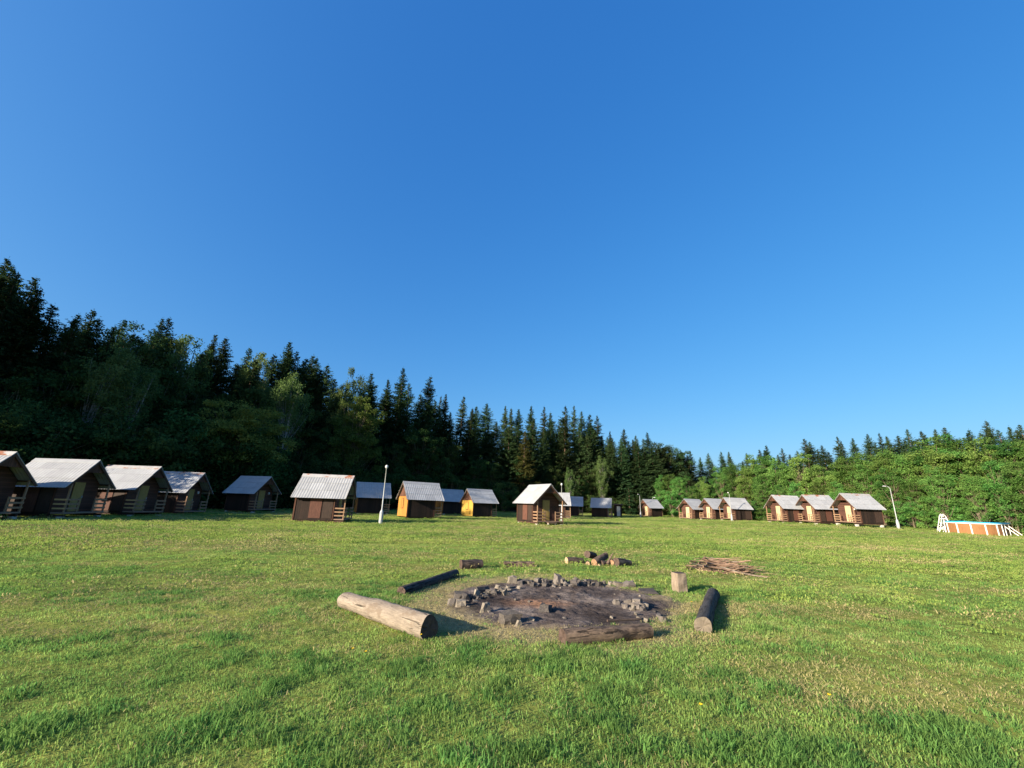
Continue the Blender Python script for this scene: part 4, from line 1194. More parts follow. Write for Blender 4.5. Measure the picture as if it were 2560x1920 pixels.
TREES = [
('spruce','skyline',-48.99,33.81,19.9,'first skyline spruce spire from left above the leftmost cropped hut','spruces along the skyline'),
('spruce','skyline',-48.62,34.58,21.28,'second skyline spruce spire from left above the leftmost cropped hut','spruces along the skyline'),
('spruce','skyline',-50.89,37.26,23.47,'third skyline spruce spire from left above the leftmost cropped hut','spruces along the skyline'),
('spruce','skyline',-48.55,38.36,22.06,'first skyline spruce spire from left above the second hut from the left','spruces along the skyline'),
('spruce','skyline',-47.04,40.26,19.49,'second skyline spruce spire from left above the second hut from the left','spruces along the skyline'),
('spruce','skyline',-48.77,44.12,20.95,'third skyline spruce spire from left above the second hut from the left','spruces along the skyline'),
('spruce','skyline',-51.5,48.85,21.34,'skyline spruce spire above the third hut from the left','spruces along the skyline'),
('spruce','skyline',-48.39,52.88,22.99,'first skyline spruce spire from left above the fourth hut from the left','spruces along the skyline'),
('spruce','skyline',-47.6,53.63,23.27,'second skyline spruce spire from left above the fourth hut from the left','spruces along the skyline'),
('spruce','skyline',-42.01,53.5,22.05,'third skyline spruce spire from left above the fourth hut from the left','spruces along the skyline'),
('spruce','skyline',-42.42,57.47,22.55,'first skyline spruce spire from left above the blue-roofed shaded hut','spruces along the skyline'),
('spruce','skyline',-39.78,57.3,21.54,'second skyline spruce spire from left above the blue-roofed shaded hut','spruces along the skyline'),
('spruce','skyline',-36.38,62.89,24.25,'first skyline spruce spire from left above the hut by the left lamp','spruces along the skyline'),
('spruce','skyline',-35.16,63.74,23.05,'second skyline spruce spire from left above the hut by the left lamp','spruces along the skyline'),
('spruce','skyline',-34.44,66.43,23.64,'third skyline spruce spire from left above the hut by the left lamp','spruces along the skyline'),
('spruce','skyline',-36.13,73.74,24.4,'fourth skyline spruce spire from left above the hut by the left lamp','spruces along the skyline'),
('spruce','skyline',-34.68,74.15,23.26,'fifth skyline spruce spire from left above the hut by the left lamp','spruces along the skyline'),
('spruce','skyline',-33.06,75.54,20.8,'sixth skyline spruce spire from left above the hut by the left lamp','spruces along the skyline'),
('spruce','skyline',-29.71,79.09,21.45,'first skyline spruce spire from left above the left lamp post','spruces along the skyline'),
('spruce','skyline',-25.95,76.25,23.23,'second skyline spruce spire from left above the left lamp post','spruces along the skyline'),
('spruce','skyline',-23.99,79.49,22.53,'third skyline spruce spire from left above the left lamp post','spruces along the skyline'),
('spruce','skyline',-22.95,84.09,26.24,'first skyline spruce spire from left above the hut with the orange gable','spruces along the skyline'),
('spruce','skyline',-19.16,88.17,25.83,'second skyline spruce spire from left above the hut with the orange gable','spruces along the skyline'),
('spruce','skyline',-16.72,90.97,21.86,'third skyline spruce spire from left above the hut with the orange gable','spruces along the skyline'),
('spruce','skyline',-15.24,92.23,22.71,'fourth skyline spruce spire from left above the hut with the orange gable','spruces along the skyline'),
('spruce','skyline',-10.98,87.21,21.94,'first skyline spruce spire from left above the hut with the yellow gable','spruces along the skyline'),
('spruce','skyline',-8.14,93.74,21.12,'second skyline spruce spire from left above the hut with the yellow gable','spruces along the skyline'),
('spruce','skyline',-5.85,95.72,21.96,'third skyline spruce spire from left above the hut with the yellow gable','spruces along the skyline'),
('spruce','skyline',-1.28,96.8,22.11,'first skyline spruce spire from left above the lone centre hut','spruces along the skyline'),
('spruce','skyline',0.26,94.65,21.5,'second skyline spruce spire from left above the lone centre hut','spruces along the skyline'),
('spruce','skyline',1.93,98.14,22.06,'third skyline spruce spire from left above the lone centre hut','spruces along the skyline'),
('spruce','skyline',4.54,96,22.67,'fourth skyline spruce spire from left above the lone centre hut','spruces along the skyline'),
('spruce','skyline',8.51,105.07,24.23,'fifth skyline spruce spire from left above the lone centre hut','spruces along the skyline'),
('spruce','skyline',11.17,105.45,22.8,'sixth skyline spruce spire from left above the lone centre hut','spruces along the skyline'),
('spruce','skyline',12.89,103.33,24.51,'seventh skyline spruce spire from left above the lone centre hut','spruces along the skyline'),
('spruce','skyline',15.8,102.19,24.86,'first skyline spruce spire from left above the two far shaded huts','spruces along the skyline'),
('spruce','skyline',18.75,108.22,24.39,'second skyline spruce spire from left above the two far shaded huts','spruces along the skyline'),
('spruce','skyline',19.98,105.73,23.25,'third skyline spruce spire from left above the two far shaded huts','spruces along the skyline'),
('spruce','skyline',23.21,109.15,23.68,'fourth skyline spruce spire from left above the two far shaded huts','spruces along the skyline'),
('spruce','skyline',26.55,109.29,19.84,'fifth skyline spruce spire from left above the two far shaded huts','spruces along the skyline'),
('spruce','skyline',29.35,106.54,20.26,'first skyline spruce spire from left above the small booth','spruces along the skyline'),
('spruce','skyline',32.29,105.88,18.76,'second skyline spruce spire from left above the small booth','spruces along the skyline'),
('spruce','skyline',35.9,107.49,20.16,'skyline spruce spire above the hut right of the booth','spruces along the skyline'),
('spruce','skyline',45.25,108.37,15.9,'first skyline spruce spire from left above the farther three brown huts','spruces along the skyline'),
('spruce','skyline',46.19,106.72,15.57,'second skyline spruce spire from left above the farther three brown huts','spruces along the skyline'),
('spruce','skyline',51.03,107.89,14.99,'third skyline spruce spire from left above the farther three brown huts','spruces along the skyline'),
('spruce','skyline',56.22,109.14,15.43,'fourth skyline spruce spire from left above the farther three brown huts','spruces along the skyline'),
('spruce','skyline',54.03,102.02,14.81,'fifth skyline spruce spire from left above the farther three brown huts','spruces along the skyline'),
('spruce','skyline',56.62,99.35,14.08,'sixth skyline spruce spire from left above the farther three brown huts','spruces along the skyline'),
('spruce','skyline',61.31,101.63,15.16,'first skyline spruce spire from left above the nearer three brown huts','spruces along the skyline'),
('spruce','skyline',60.66,97.32,15.75,'second skyline spruce spire from left above the nearer three brown huts','spruces along the skyline'),
('spruce','skyline',63.37,95.98,14.77,'third skyline spruce spire from left above the nearer three brown huts','spruces along the skyline'),
('spruce','skyline',65.27,90.33,16.2,'fourth skyline spruce spire from left above the nearer three brown huts','spruces along the skyline'),
('spruce','skyline',65.57,85.93,14.23,'fifth skyline spruce spire from left above the nearer three brown huts','spruces along the skyline'),
('spruce','skyline',70.04,88.07,16.18,'sixth skyline spruce spire from left above the nearer three brown huts','spruces along the skyline'),
('spruce','skyline',67.1,77.09,15.16,'seventh skyline spruce spire from left above the nearer three brown huts','spruces along the skyline'),
('spruce','skyline',69,76.04,15.14,'eighth skyline spruce spire from left above the nearer three brown huts','spruces along the skyline'),
('spruce','skyline',67.92,73.43,14.4,'first skyline spruce spire from left above the right lamp post','spruces along the skyline'),
('spruce','skyline',70.83,74.86,14.67,'second skyline spruce spire from left above the right lamp post','spruces along the skyline'),
('spruce','skyline',69.04,70.41,15.27,'third skyline spruce spire from left above the right lamp post','spruces along the skyline'),
('spruce','skyline',69.65,69.51,14.72,'fourth skyline spruce spire from left above the right lamp post','spruces along the skyline'),
('spruce','skyline',72.68,70.31,15.06,'fifth skyline spruce spire from left above the right lamp post','spruces along the skyline'),
('spruce','skyline',70.39,66.18,14.79,'first skyline spruce spire from left above the pool','spruces along the skyline'),
('spruce','skyline',72.57,65.27,14.24,'second skyline spruce spire from left above the pool','spruces along the skyline'),
('spruce','skyline',75.63,64.75,15.61,'third skyline spruce spire from left above the pool','spruces along the skyline'),
('spruce','skyline',70.44,57.42,13.73,'fourth skyline spruce spire from left above the pool','spruces along the skyline'),
('spruce','skyline',70.37,55.42,13.79,'fifth skyline spruce spire from left above the pool','spruces along the skyline'),
('spruce','skyline',71.45,54.12,13.48,'sixth skyline spruce spire from left above the pool','spruces along the skyline'),
('spruce','front',-43.97,29.57,15.81,'first dark spruce below the skyline from left above the leftmost cropped hut','spruces below the skyline'),
('spruce','front',-43.59,29.48,16.76,'second dark spruce below the skyline from left above the leftmost cropped hut','spruces below the skyline'),
('spruce','front',-46.5,32.6,17.1,'third dark spruce below the skyline from left above the leftmost cropped hut','spruces below the skyline'),
('spruce','front',-48.13,33.67,19.62,'fourth dark spruce below the skyline from left above the leftmost cropped hut','spruces below the skyline'),
('spruce','front',-46.83,33.78,19.46,'fifth dark spruce below the skyline from left above the leftmost cropped hut','spruces below the skyline'),
('spruce','front',-46.47,33.72,20.25,'sixth dark spruce below the skyline from left above the leftmost cropped hut','spruces below the skyline'),
('spruce','front',-45.85,34.07,20.74,'seventh dark spruce below the skyline from left above the leftmost cropped hut','spruces below the skyline'),
('spruce','front',-47.82,35.63,21.86,'eighth dark spruce below the skyline from left above the leftmost cropped hut','spruces below the skyline'),
('spruce','front',-48.39,37.03,21.24,'ninth dark spruce below the skyline from left above the leftmost cropped hut','spruces below the skyline'),
('spruce','front',-44.58,34.9,19.87,'tenth dark spruce below the skyline from left above the leftmost cropped hut','spruces below the skyline'),
('spruce','front',-44.18,35.73,18.54,'first dark spruce below the skyline from left above the second hut from the left','spruces below the skyline'),
('spruce','front',-44.11,36.97,18.75,'second dark spruce below the skyline from left above the second hut from the left','spruces below the skyline'),
('spruce','front',-47.05,40.7,17.49,'third dark spruce below the skyline from left above the second hut from the left','spruces below the skyline'),
('spruce','front',-43.43,38.12,17.88,'fourth dark spruce below the skyline from left above the second hut from the left','spruces below the skyline'),
('spruce','front',-46.07,41.6,19.09,'fifth dark spruce below the skyline from left above the second hut from the left','spruces below the skyline'),
('spruce','front',-43.91,40.08,19.22,'sixth dark spruce below the skyline from left above the second hut from the left','spruces below the skyline'),
('spruce','front',-43.02,40.71,18.67,'first dark spruce below the skyline from left above the third hut from the left','spruces below the skyline'),
('spruce','front',-45.7,44.43,17.65,'second dark spruce below the skyline from left above the third hut from the left','spruces below the skyline'),
('spruce','front',-44.66,44.51,17.86,'third dark spruce below the skyline from left above the third hut from the left','spruces below the skyline'),
('spruce','front',-42.58,43,18.59,'fourth dark spruce below the skyline from left above the third hut from the left','spruces below the skyline'),
('spruce','front',-42.16,44.81,18.22,'fifth dark spruce below the skyline from left above the third hut from the left','spruces below the skyline'),
('spruce','front',-43.51,47.3,18.96,'sixth dark spruce below the skyline from left above the third hut from the left','spruces below the skyline'),
('spruce','front',-41.27,46.09,19.23,'first dark spruce below the skyline from left above the fourth hut from the left','spruces below the skyline'),
('spruce','front',-43.18,49.61,19.02,'second dark spruce below the skyline from left above the fourth hut from the left','spruces below the skyline'),
('spruce','front',-42.36,50.35,19.52,'third dark spruce below the skyline from left above the fourth hut from the left','spruces below the skyline'),
('spruce','front',-38.79,48.21,18.27,'fourth dark spruce below the skyline from left above the fourth hut from the left','spruces below the skyline'),
('spruce','front',-40.56,51.54,19.37,'fifth dark spruce below the skyline from left above the fourth hut from the left','spruces below the skyline'),
('spruce','front',-40.76,52.99,20.39,'sixth dark spruce below the skyline from left above the fourth hut from the left','spruces below the skyline'),
('spruce','front',-39.55,53.52,18.6,'first dark spruce below the skyline from left above the blue-roofed shaded hut','spruces below the skyline'),
('spruce','front',-38.61,55.08,18.33,'second dark spruce below the skyline from left above the blue-roofed shaded hut','spruces below the skyline'),
('spruce','front',-38.27,56.01,18.6,'third dark spruce below the skyline from left above the blue-roofed shaded hut','spruces below the skyline'),
('spruce','front',-35.3,53.9,19.24,'fourth dark spruce below the skyline from left above the blue-roofed shaded hut','spruces below the skyline'),
('spruce','front',-37.13,58.47,19.81,'fifth dark spruce below the skyline from left above the blue-roofed shaded hut','spruces below the skyline'),
('spruce','front',-36.52,59.29,21.64,'sixth dark spruce below the skyline from left above the blue-roofed shaded hut','spruces below the skyline'),
('spruce','front',-35.71,61.09,22.77,'first dark spruce below the skyline from left above the hut by the left lamp','spruces below the skyline'),
('spruce','front',-35.07,61.99,21.06,'second dark spruce below the skyline from left above the hut by the left lamp','spruces below the skyline'),
('spruce','front',-34.66,64.09,21.42,'third dark spruce below the skyline from left above the hut by the left lamp','spruces below the skyline'),
('spruce','front',-33.69,64.91,22.02,'fourth dark spruce below the skyline from left above the hut by the left lamp','spruces below the skyline'),
('spruce','front',-32.09,66.02,20.82,'fifth dark spruce below the skyline from left above the hut by the left lamp','spruces below the skyline'),
('spruce','front',-30.55,64.86,18.3,'sixth dark spruce below the skyline from left above the hut by the left lamp','spruces below the skyline'),
('spruce','front',-28.45,66.1,17.6,'seventh dark spruce below the skyline from left above the hut by the left lamp','spruces below the skyline'),
('spruce','front',-28.47,68.9,18.44,'eighth dark spruce below the skyline from left above the hut by the left lamp','spruces below the skyline'),
('spruce','front',-26.88,71.5,17.61,'first dark spruce below the skyline from left above the left lamp post','spruces below the skyline'),
('spruce','front',-26.03,71.4,18.75,'second dark spruce below the skyline from left above the left lamp post','spruces below the skyline'),
('spruce','front',-24.82,71.69,19.5,'third dark spruce below the skyline from left above the left lamp post','spruces below the skyline'),
('spruce','front',-23.64,77.16,20.15,'fourth dark spruce below the skyline from left above the left lamp post','spruces below the skyline'),
('spruce','front',-21.28,75.43,19.59,'fifth dark spruce below the skyline from left above the left lamp post','spruces below the skyline'),
('spruce','front',-19.33,77.11,21.95,'first dark spruce below the skyline from left above the hut with the orange gable','spruces below the skyline'),
('spruce','front',-17.81,79.35,20.41,'second dark spruce below the skyline from left above the hut with the orange gable','spruces below the skyline'),
('spruce','front',-16.84,81.52,19.43,'third dark spruce below the skyline from left above the hut with the orange gable','spruces below the skyline'),
('spruce','front',-15.78,83.31,19.56,'fourth dark spruce below the skyline from left above the hut with the orange gable','spruces below the skyline'),
('spruce','front',-13.53,83.38,16.78,'fifth dark spruce below the skyline from left above the hut with the orange gable','spruces below the skyline'),
('spruce','front',-12.11,83.64,17.79,'first dark spruce below the skyline from left above the hut with the yellow gable','spruces below the skyline'),
('spruce','front',-9.14,84.82,19.2,'second dark spruce below the skyline from left above the hut with the yellow gable','spruces below the skyline'),
('spruce','front',-8.48,88.91,19.24,'third dark spruce below the skyline from left above the hut with the yellow gable','spruces below the skyline'),
('spruce','front',-4.85,90.5,16.69,'fourth dark spruce below the skyline from left above the hut with the yellow gable','spruces below the skyline'),
('spruce','front',-3.45,89.71,17.53,'fifth dark spruce below the skyline from left above the hut with the yellow gable','spruces below the skyline'),
('spruce','front',-0.17,88.95,16.8,'first dark spruce below the skyline from left above the lone centre hut','spruces below the skyline'),
('spruce','front',1.88,92.75,17.21,'second dark spruce below the skyline from left above the lone centre hut','spruces below the skyline'),
('spruce','front',4.68,93,19.62,'third dark spruce below the skyline from left above the lone centre hut','spruces below the skyline'),
('spruce','front',6.77,93.67,17.41,'fourth dark spruce below the skyline from left above the lone centre hut','spruces below the skyline'),
('spruce','front',9.02,98.01,20.03,'fifth dark spruce below the skyline from left above the lone centre hut','spruces below the skyline'),
('spruce','front',11.49,98.3,19.98,'sixth dark spruce below the skyline from left above the lone centre hut','spruces below the skyline'),
('spruce','front',12.73,96.07,20.5,'seventh dark spruce below the skyline from left above the lone centre hut','spruces below the skyline'),
('spruce','front',16.25,97.72,19.09,'first dark spruce below the skyline from left above the two far shaded huts','spruces below the skyline'),
('spruce','front',18.28,97.35,18.13,'second dark spruce below the skyline from left above the two far shaded huts','spruces below the skyline'),
('spruce','front',22.91,100.57,15.73,'sixth dark spruce below the skyline from left above the two far shaded huts','spruces below the skyline'),
('spruce','front',23.79,99.18,17.54,'eighth dark spruce below the skyline from left above the two far shaded huts','spruces below the skyline'),
('spruce','front',27.2,98.93,14.21,'third dark spruce below the skyline from left above the small booth','spruces below the skyline'),
('spruce','front',29.65,99.05,16.09,'fifth dark spruce below the skyline from left above the small booth','spruces below the skyline'),
('spruce','front',32.91,103.17,14.55,'first dark spruce below the skyline from left above the hut right of the booth','spruces below the skyline'),
('spruce','front',33.22,99.3,15.14,'third dark spruce below the skyline from left above the hut right of the booth','spruces below the skyline'),
('spruce','front',34.99,99.19,15.18,'fifth dark spruce below the skyline from left above the hut right of the booth','spruces below the skyline'),
('spruce','front',18.98,100.17,20.75,'third dark spruce below the skyline from left above the two far shaded huts','spruces below the skyline'),
('spruce','front',20.3,99.49,19.23,'fourth dark spruce below the skyline from left above the two far shaded huts','spruces below the skyline'),
('spruce','front',22.06,100.26,18.2,'fifth dark spruce below the skyline from left above the two far shaded huts','spruces below the skyline'),
('spruce','front',23.49,100.45,17.7,'seventh dark spruce below the skyline from left above the two far shaded huts','spruces below the skyline'),
('spruce','front',24.24,97.83,17.26,'ninth dark spruce below the skyline from left above the two far shaded huts','spruces below the skyline'),
('spruce','front',25.7,97.57,17.18,'first dark spruce below the skyline from left above the small booth','spruces below the skyline'),
('spruce','front',27.09,98.58,16.69,'second dark spruce below the skyline from left above the small booth','spruces below the skyline'),
('spruce','front',29.24,101.58,17.16,'fourth dark spruce below the skyline from left above the small booth','spruces below the skyline'),
('spruce','front',29.93,99.55,17.48,'sixth dark spruce below the skyline from left above the small booth','spruces below the skyline'),
('spruce','front',30.39,97.68,16.39,'seventh dark spruce below the skyline from left above the small booth','spruces below the skyline'),
('spruce','front',32.27,98.39,17.54,'second dark spruce below the skyline from left above the hut right of the booth','spruces below the skyline'),
('spruce','front',33.86,98.82,16.08,'fourth dark spruce below the skyline from left above the hut right of the booth','spruces below the skyline'),
('spruce','front',36.06,101.14,16.28,'sixth dark spruce below the skyline from left above the hut right of the booth','spruces below the skyline'),
('spruce','front',37.74,102.7,15.3,'seventh dark spruce below the skyline from left above the hut right of the booth','spruces below the skyline'),
('spruce','front',39.35,103.08,14.68,'ninth dark spruce below the skyline from left above the hut right of the booth','spruces below the skyline'),
('spruce','front',40.68,103.15,14.41,'tenth dark spruce below the skyline from left above the hut right of the booth','spruces below the skyline'),
('spruce','front',42.01,102.72,15.11,'first dark spruce below the skyline from left above the farther three brown huts','spruces below the skyline'),
('spruce','front',43.91,103.5,14.32,'second dark spruce below the skyline from left above the farther three brown huts','spruces below the skyline'),
('spruce','front',39.47,105.99,16.17,'eighth dark spruce below the skyline from left above the hut right of the booth','spruces below the skyline'),
('spruce','front',45.28,113.26,16.04,'eleventh dark spruce below the skyline from left above the hut right of the booth','spruces below the skyline'),
('spruce','front',48.95,114.6,14.86,'third dark spruce below the skyline from left above the farther three brown huts','spruces below the skyline'),
('spruce','front',52.31,115.09,14.37,'fourth dark spruce below the skyline from left above the farther three brown huts','spruces below the skyline'),
('spruce','front',55.08,113.64,12.93,'fifth dark spruce below the skyline from left above the farther three brown huts','spruces below the skyline'),
('spruce','front',56.31,109.66,13.37,'sixth dark spruce below the skyline from left above the farther three brown huts','spruces below the skyline'),
('spruce','front',57.2,106.1,12.4,'seventh dark spruce below the skyline from left above the farther three brown huts','spruces below the skyline'),
('spruce','front',59.18,105.69,12.67,'eighth dark spruce below the skyline from left above the farther three brown huts','spruces below the skyline'),
('spruce','front',59.98,102.09,13.1,'ninth dark spruce below the skyline from left above the farther three brown huts','spruces below the skyline'),
('spruce','front',63.64,103.94,15.16,'first dark spruce below the skyline from left above the nearer three brown huts','spruces below the skyline'),
('spruce','front',62.12,96.69,13.33,'second dark spruce below the skyline from left above the nearer three brown huts','spruces below the skyline'),
('spruce','front',65.13,96.44,13.35,'third dark spruce below the skyline from left above the nearer three brown huts','spruces below the skyline'),
('spruce','front',66.43,95.45,13.92,'fourth dark spruce below the skyline from left above the nearer three brown huts','spruces below the skyline'),
('spruce','front',68.1,93.57,15.76,'fifth dark spruce below the skyline from left above the nearer three brown huts','spruces below the skyline'),
('spruce','front',65.72,88.21,13.71,'sixth dark spruce below the skyline from left above the nearer three brown huts','spruces below the skyline'),
('spruce','front',69.18,90.08,13.09,'seventh dark spruce below the skyline from left above the nearer three brown huts','spruces below the skyline'),
('spruce','front',68.36,85.06,14.86,'eighth dark spruce below the skyline from left above the nearer three brown huts','spruces below the skyline'),
('spruce','front',69.24,83.11,15.18,'ninth dark spruce below the skyline from left above the nearer three brown huts','spruces below the skyline'),
('spruce','front',72.19,83.57,14.21,'tenth dark spruce below the skyline from left above the nearer three brown huts','spruces below the skyline'),
('spruce','front',72.3,81.4,14.12,'eleventh dark spruce below the skyline from left above the nearer three brown huts','spruces below the skyline'),
('spruce','front',69.49,75.71,13.65,'first dark spruce below the skyline from left above the right lamp post','spruces below the skyline'),
('spruce','front',73.8,78.87,13.25,'second dark spruce below the skyline from left above the right lamp post','spruces below the skyline'),
('spruce','front',71.32,74.12,13.74,'third dark spruce below the skyline from left above the right lamp post','spruces below the skyline'),
('spruce','front',71.1,71.77,13.5,'fourth dark spruce below the skyline from left above the right lamp post','spruces below the skyline'),
('spruce','front',72.69,71.12,14.3,'fifth dark spruce below the skyline from left above the right lamp post','spruces below the skyline'),
('spruce','front',71.77,68.81,14.21,'sixth dark spruce below the skyline from left above the right lamp post','spruces below the skyline'),
('spruce','front',75.05,69.73,14.49,'first dark spruce below the skyline from left above the pool','spruces below the skyline'),
('spruce','front',71.7,65.65,12.74,'second dark spruce below the skyline from left above the pool','spruces below the skyline'),
('spruce','front',76.66,68.57,14.18,'third dark spruce below the skyline from left above the pool','spruces below the skyline'),
('spruce','front',74.4,64.86,13.73,'fourth dark spruce below the skyline from left above the pool','spruces below the skyline'),
('spruce','front',74.47,63.49,14.49,'fifth dark spruce below the skyline from left above the pool','spruces below the skyline'),
('spruce','front',73.41,60.9,13.89,'sixth dark spruce below the skyline from left above the pool','spruces below the skyline'),
('spruce','front',78.12,63.17,14.03,'seventh dark spruce below the skyline from left above the pool','spruces below the skyline'),
('spruce','front',76.29,60.6,13.38,'eighth dark spruce below the skyline from left above the pool','spruces below the skyline'),
('spruce','front',77.57,59.92,13.84,'ninth dark spruce below the skyline from left above the pool','spruces below the skyline'),
('pine','skyline',-43.46,45.43,19.98,'round-topped pine above the third hut from the left','pines in the wood'),
('pine','skyline',36.01,101.5,17.05,'first round-topped pine from left above the hut right of the booth','pines in the wood'),
('pine','skyline',38.49,102.1,17,'second round-topped pine from left above the hut right of the booth','pines in the wood'),
('pine','skyline',41.42,103.2,15.97,'round-topped pine above the farther three brown huts','pines in the wood'),
('birch','skyline',-42.69,42.45,18.69,'first pale green birch crown from left above the third hut from the left','birches in the wood'),
('birch','skyline',-40.76,46.49,19.73,'first pale green birch crown from left above the fourth hut from the left','birches in the wood'),
('birch','skyline',-40.16,47.62,20.67,'second pale green birch crown from left above the fourth hut from the left','birches in the wood'),
('birch','skyline',-35.64,55.35,20.92,'pale green birch crown above the blue-roofed shaded hut','birches in the wood'),
('birch','skyline',-27.34,68.3,22.22,'second pale green birch crown from left above the hut by the left lamp','birches in the wood'),
('birch','skyline',-42.34,43.07,17.85,'second pale green birch crown from left above the third hut from the left','birches in the wood'),
('birch','skyline',-28.21,66.97,18.78,'first pale green birch crown from left above the hut by the left lamp','birches in the wood'),
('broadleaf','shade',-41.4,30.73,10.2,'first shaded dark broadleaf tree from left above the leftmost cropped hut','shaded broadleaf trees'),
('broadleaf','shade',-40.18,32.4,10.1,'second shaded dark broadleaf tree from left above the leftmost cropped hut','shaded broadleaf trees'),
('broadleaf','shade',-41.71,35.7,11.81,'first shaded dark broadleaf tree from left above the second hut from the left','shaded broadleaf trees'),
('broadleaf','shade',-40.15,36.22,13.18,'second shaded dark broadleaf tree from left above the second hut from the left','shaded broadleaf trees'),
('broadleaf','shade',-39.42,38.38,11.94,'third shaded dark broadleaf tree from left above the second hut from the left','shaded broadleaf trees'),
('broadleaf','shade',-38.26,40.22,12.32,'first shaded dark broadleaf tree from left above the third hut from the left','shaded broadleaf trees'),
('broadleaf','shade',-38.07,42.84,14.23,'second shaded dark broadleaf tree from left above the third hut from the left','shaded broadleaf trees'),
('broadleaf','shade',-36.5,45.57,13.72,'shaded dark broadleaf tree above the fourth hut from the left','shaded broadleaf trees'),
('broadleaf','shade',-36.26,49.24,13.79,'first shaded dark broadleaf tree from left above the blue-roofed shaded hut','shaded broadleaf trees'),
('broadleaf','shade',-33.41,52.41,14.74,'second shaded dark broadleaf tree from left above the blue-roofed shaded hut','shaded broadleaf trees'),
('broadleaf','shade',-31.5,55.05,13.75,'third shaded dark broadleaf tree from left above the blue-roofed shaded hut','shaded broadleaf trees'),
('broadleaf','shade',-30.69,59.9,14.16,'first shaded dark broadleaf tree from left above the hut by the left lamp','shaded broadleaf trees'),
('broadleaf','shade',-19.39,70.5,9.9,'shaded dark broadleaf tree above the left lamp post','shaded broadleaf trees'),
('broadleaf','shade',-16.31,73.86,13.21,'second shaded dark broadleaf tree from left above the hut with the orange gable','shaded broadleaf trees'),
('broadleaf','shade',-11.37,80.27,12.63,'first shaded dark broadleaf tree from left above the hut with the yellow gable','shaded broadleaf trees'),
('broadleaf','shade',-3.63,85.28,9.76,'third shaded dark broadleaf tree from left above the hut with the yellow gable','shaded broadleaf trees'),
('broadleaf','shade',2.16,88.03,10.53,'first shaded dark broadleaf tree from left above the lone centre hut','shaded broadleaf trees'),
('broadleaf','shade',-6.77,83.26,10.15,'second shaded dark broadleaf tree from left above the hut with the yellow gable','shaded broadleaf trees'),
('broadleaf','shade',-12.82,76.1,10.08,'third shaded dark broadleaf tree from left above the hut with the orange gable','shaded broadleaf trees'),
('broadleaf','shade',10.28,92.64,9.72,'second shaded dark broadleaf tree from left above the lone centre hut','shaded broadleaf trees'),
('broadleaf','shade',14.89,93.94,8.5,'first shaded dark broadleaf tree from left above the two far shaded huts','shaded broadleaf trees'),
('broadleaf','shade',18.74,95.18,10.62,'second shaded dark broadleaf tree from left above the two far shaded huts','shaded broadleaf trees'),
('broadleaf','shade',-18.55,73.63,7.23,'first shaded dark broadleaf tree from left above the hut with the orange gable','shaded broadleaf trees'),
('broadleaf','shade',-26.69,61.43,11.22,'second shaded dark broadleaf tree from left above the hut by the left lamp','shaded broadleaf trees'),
('broadleaf','pale',-23.83,63.9,17.21,'tall olive broadleaf tree above the left lamp post',None),
('round','pale',-29.92,45.51,11.63,'round sunlit olive-green tree above the blue-roofed shaded hut',None),
('birch','pale',20.13,92.84,12.68,'second thin pale-topped birch from left above the two far shaded huts','birches in the wood'),
('birch','pale',12.89,89.32,9.54,'first thin pale-topped birch from left above the two far shaded huts','birches in the wood'),
('birch','trunk',-37.58,37.37,14.68,'first shaded birch with bare pale trunk from left above the third hut from the left','birches in the wood'),
('birch','trunk',-37.03,38.75,14.6,'second shaded birch with bare pale trunk from left above the third hut from the left','birches in the wood'),
('birch','trunk',-29.7,53.85,17.79,'shaded birch with bare pale trunk above the hut by the left lamp','birches in the wood'),
('spruce','young',25.94,91.81,5.91,'young shaded spruce above the small booth',None),
('spruce','shaggy',2.83,86.45,16.09,'shaggy olive spruce above the lone centre hut',None),
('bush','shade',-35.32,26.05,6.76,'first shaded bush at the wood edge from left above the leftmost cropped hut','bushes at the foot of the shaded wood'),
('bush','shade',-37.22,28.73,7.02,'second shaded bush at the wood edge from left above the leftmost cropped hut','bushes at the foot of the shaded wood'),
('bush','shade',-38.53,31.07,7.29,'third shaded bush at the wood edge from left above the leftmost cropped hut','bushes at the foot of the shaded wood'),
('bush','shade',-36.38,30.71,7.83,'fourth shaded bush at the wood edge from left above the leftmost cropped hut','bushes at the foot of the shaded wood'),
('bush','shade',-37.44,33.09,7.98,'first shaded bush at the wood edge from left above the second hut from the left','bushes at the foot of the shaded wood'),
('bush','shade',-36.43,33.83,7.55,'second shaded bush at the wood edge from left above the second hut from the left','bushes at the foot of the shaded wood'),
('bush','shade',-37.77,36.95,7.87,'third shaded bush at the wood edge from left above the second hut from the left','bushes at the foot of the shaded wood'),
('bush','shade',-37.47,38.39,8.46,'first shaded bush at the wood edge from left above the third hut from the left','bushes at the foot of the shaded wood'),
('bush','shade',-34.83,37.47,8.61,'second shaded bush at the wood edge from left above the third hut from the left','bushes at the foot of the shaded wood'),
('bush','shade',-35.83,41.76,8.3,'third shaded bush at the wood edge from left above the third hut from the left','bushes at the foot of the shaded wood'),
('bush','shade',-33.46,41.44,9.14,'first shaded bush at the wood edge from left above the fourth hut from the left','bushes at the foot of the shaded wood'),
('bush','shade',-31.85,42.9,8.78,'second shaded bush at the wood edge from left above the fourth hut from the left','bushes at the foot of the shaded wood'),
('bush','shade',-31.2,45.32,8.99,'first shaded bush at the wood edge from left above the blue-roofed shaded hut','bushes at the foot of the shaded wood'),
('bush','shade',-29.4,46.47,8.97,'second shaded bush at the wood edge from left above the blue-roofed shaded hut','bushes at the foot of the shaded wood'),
('bush','shade',-28.66,51.23,6.92,'third shaded bush at the wood edge from left above the blue-roofed shaded hut','bushes at the foot of the shaded wood'),
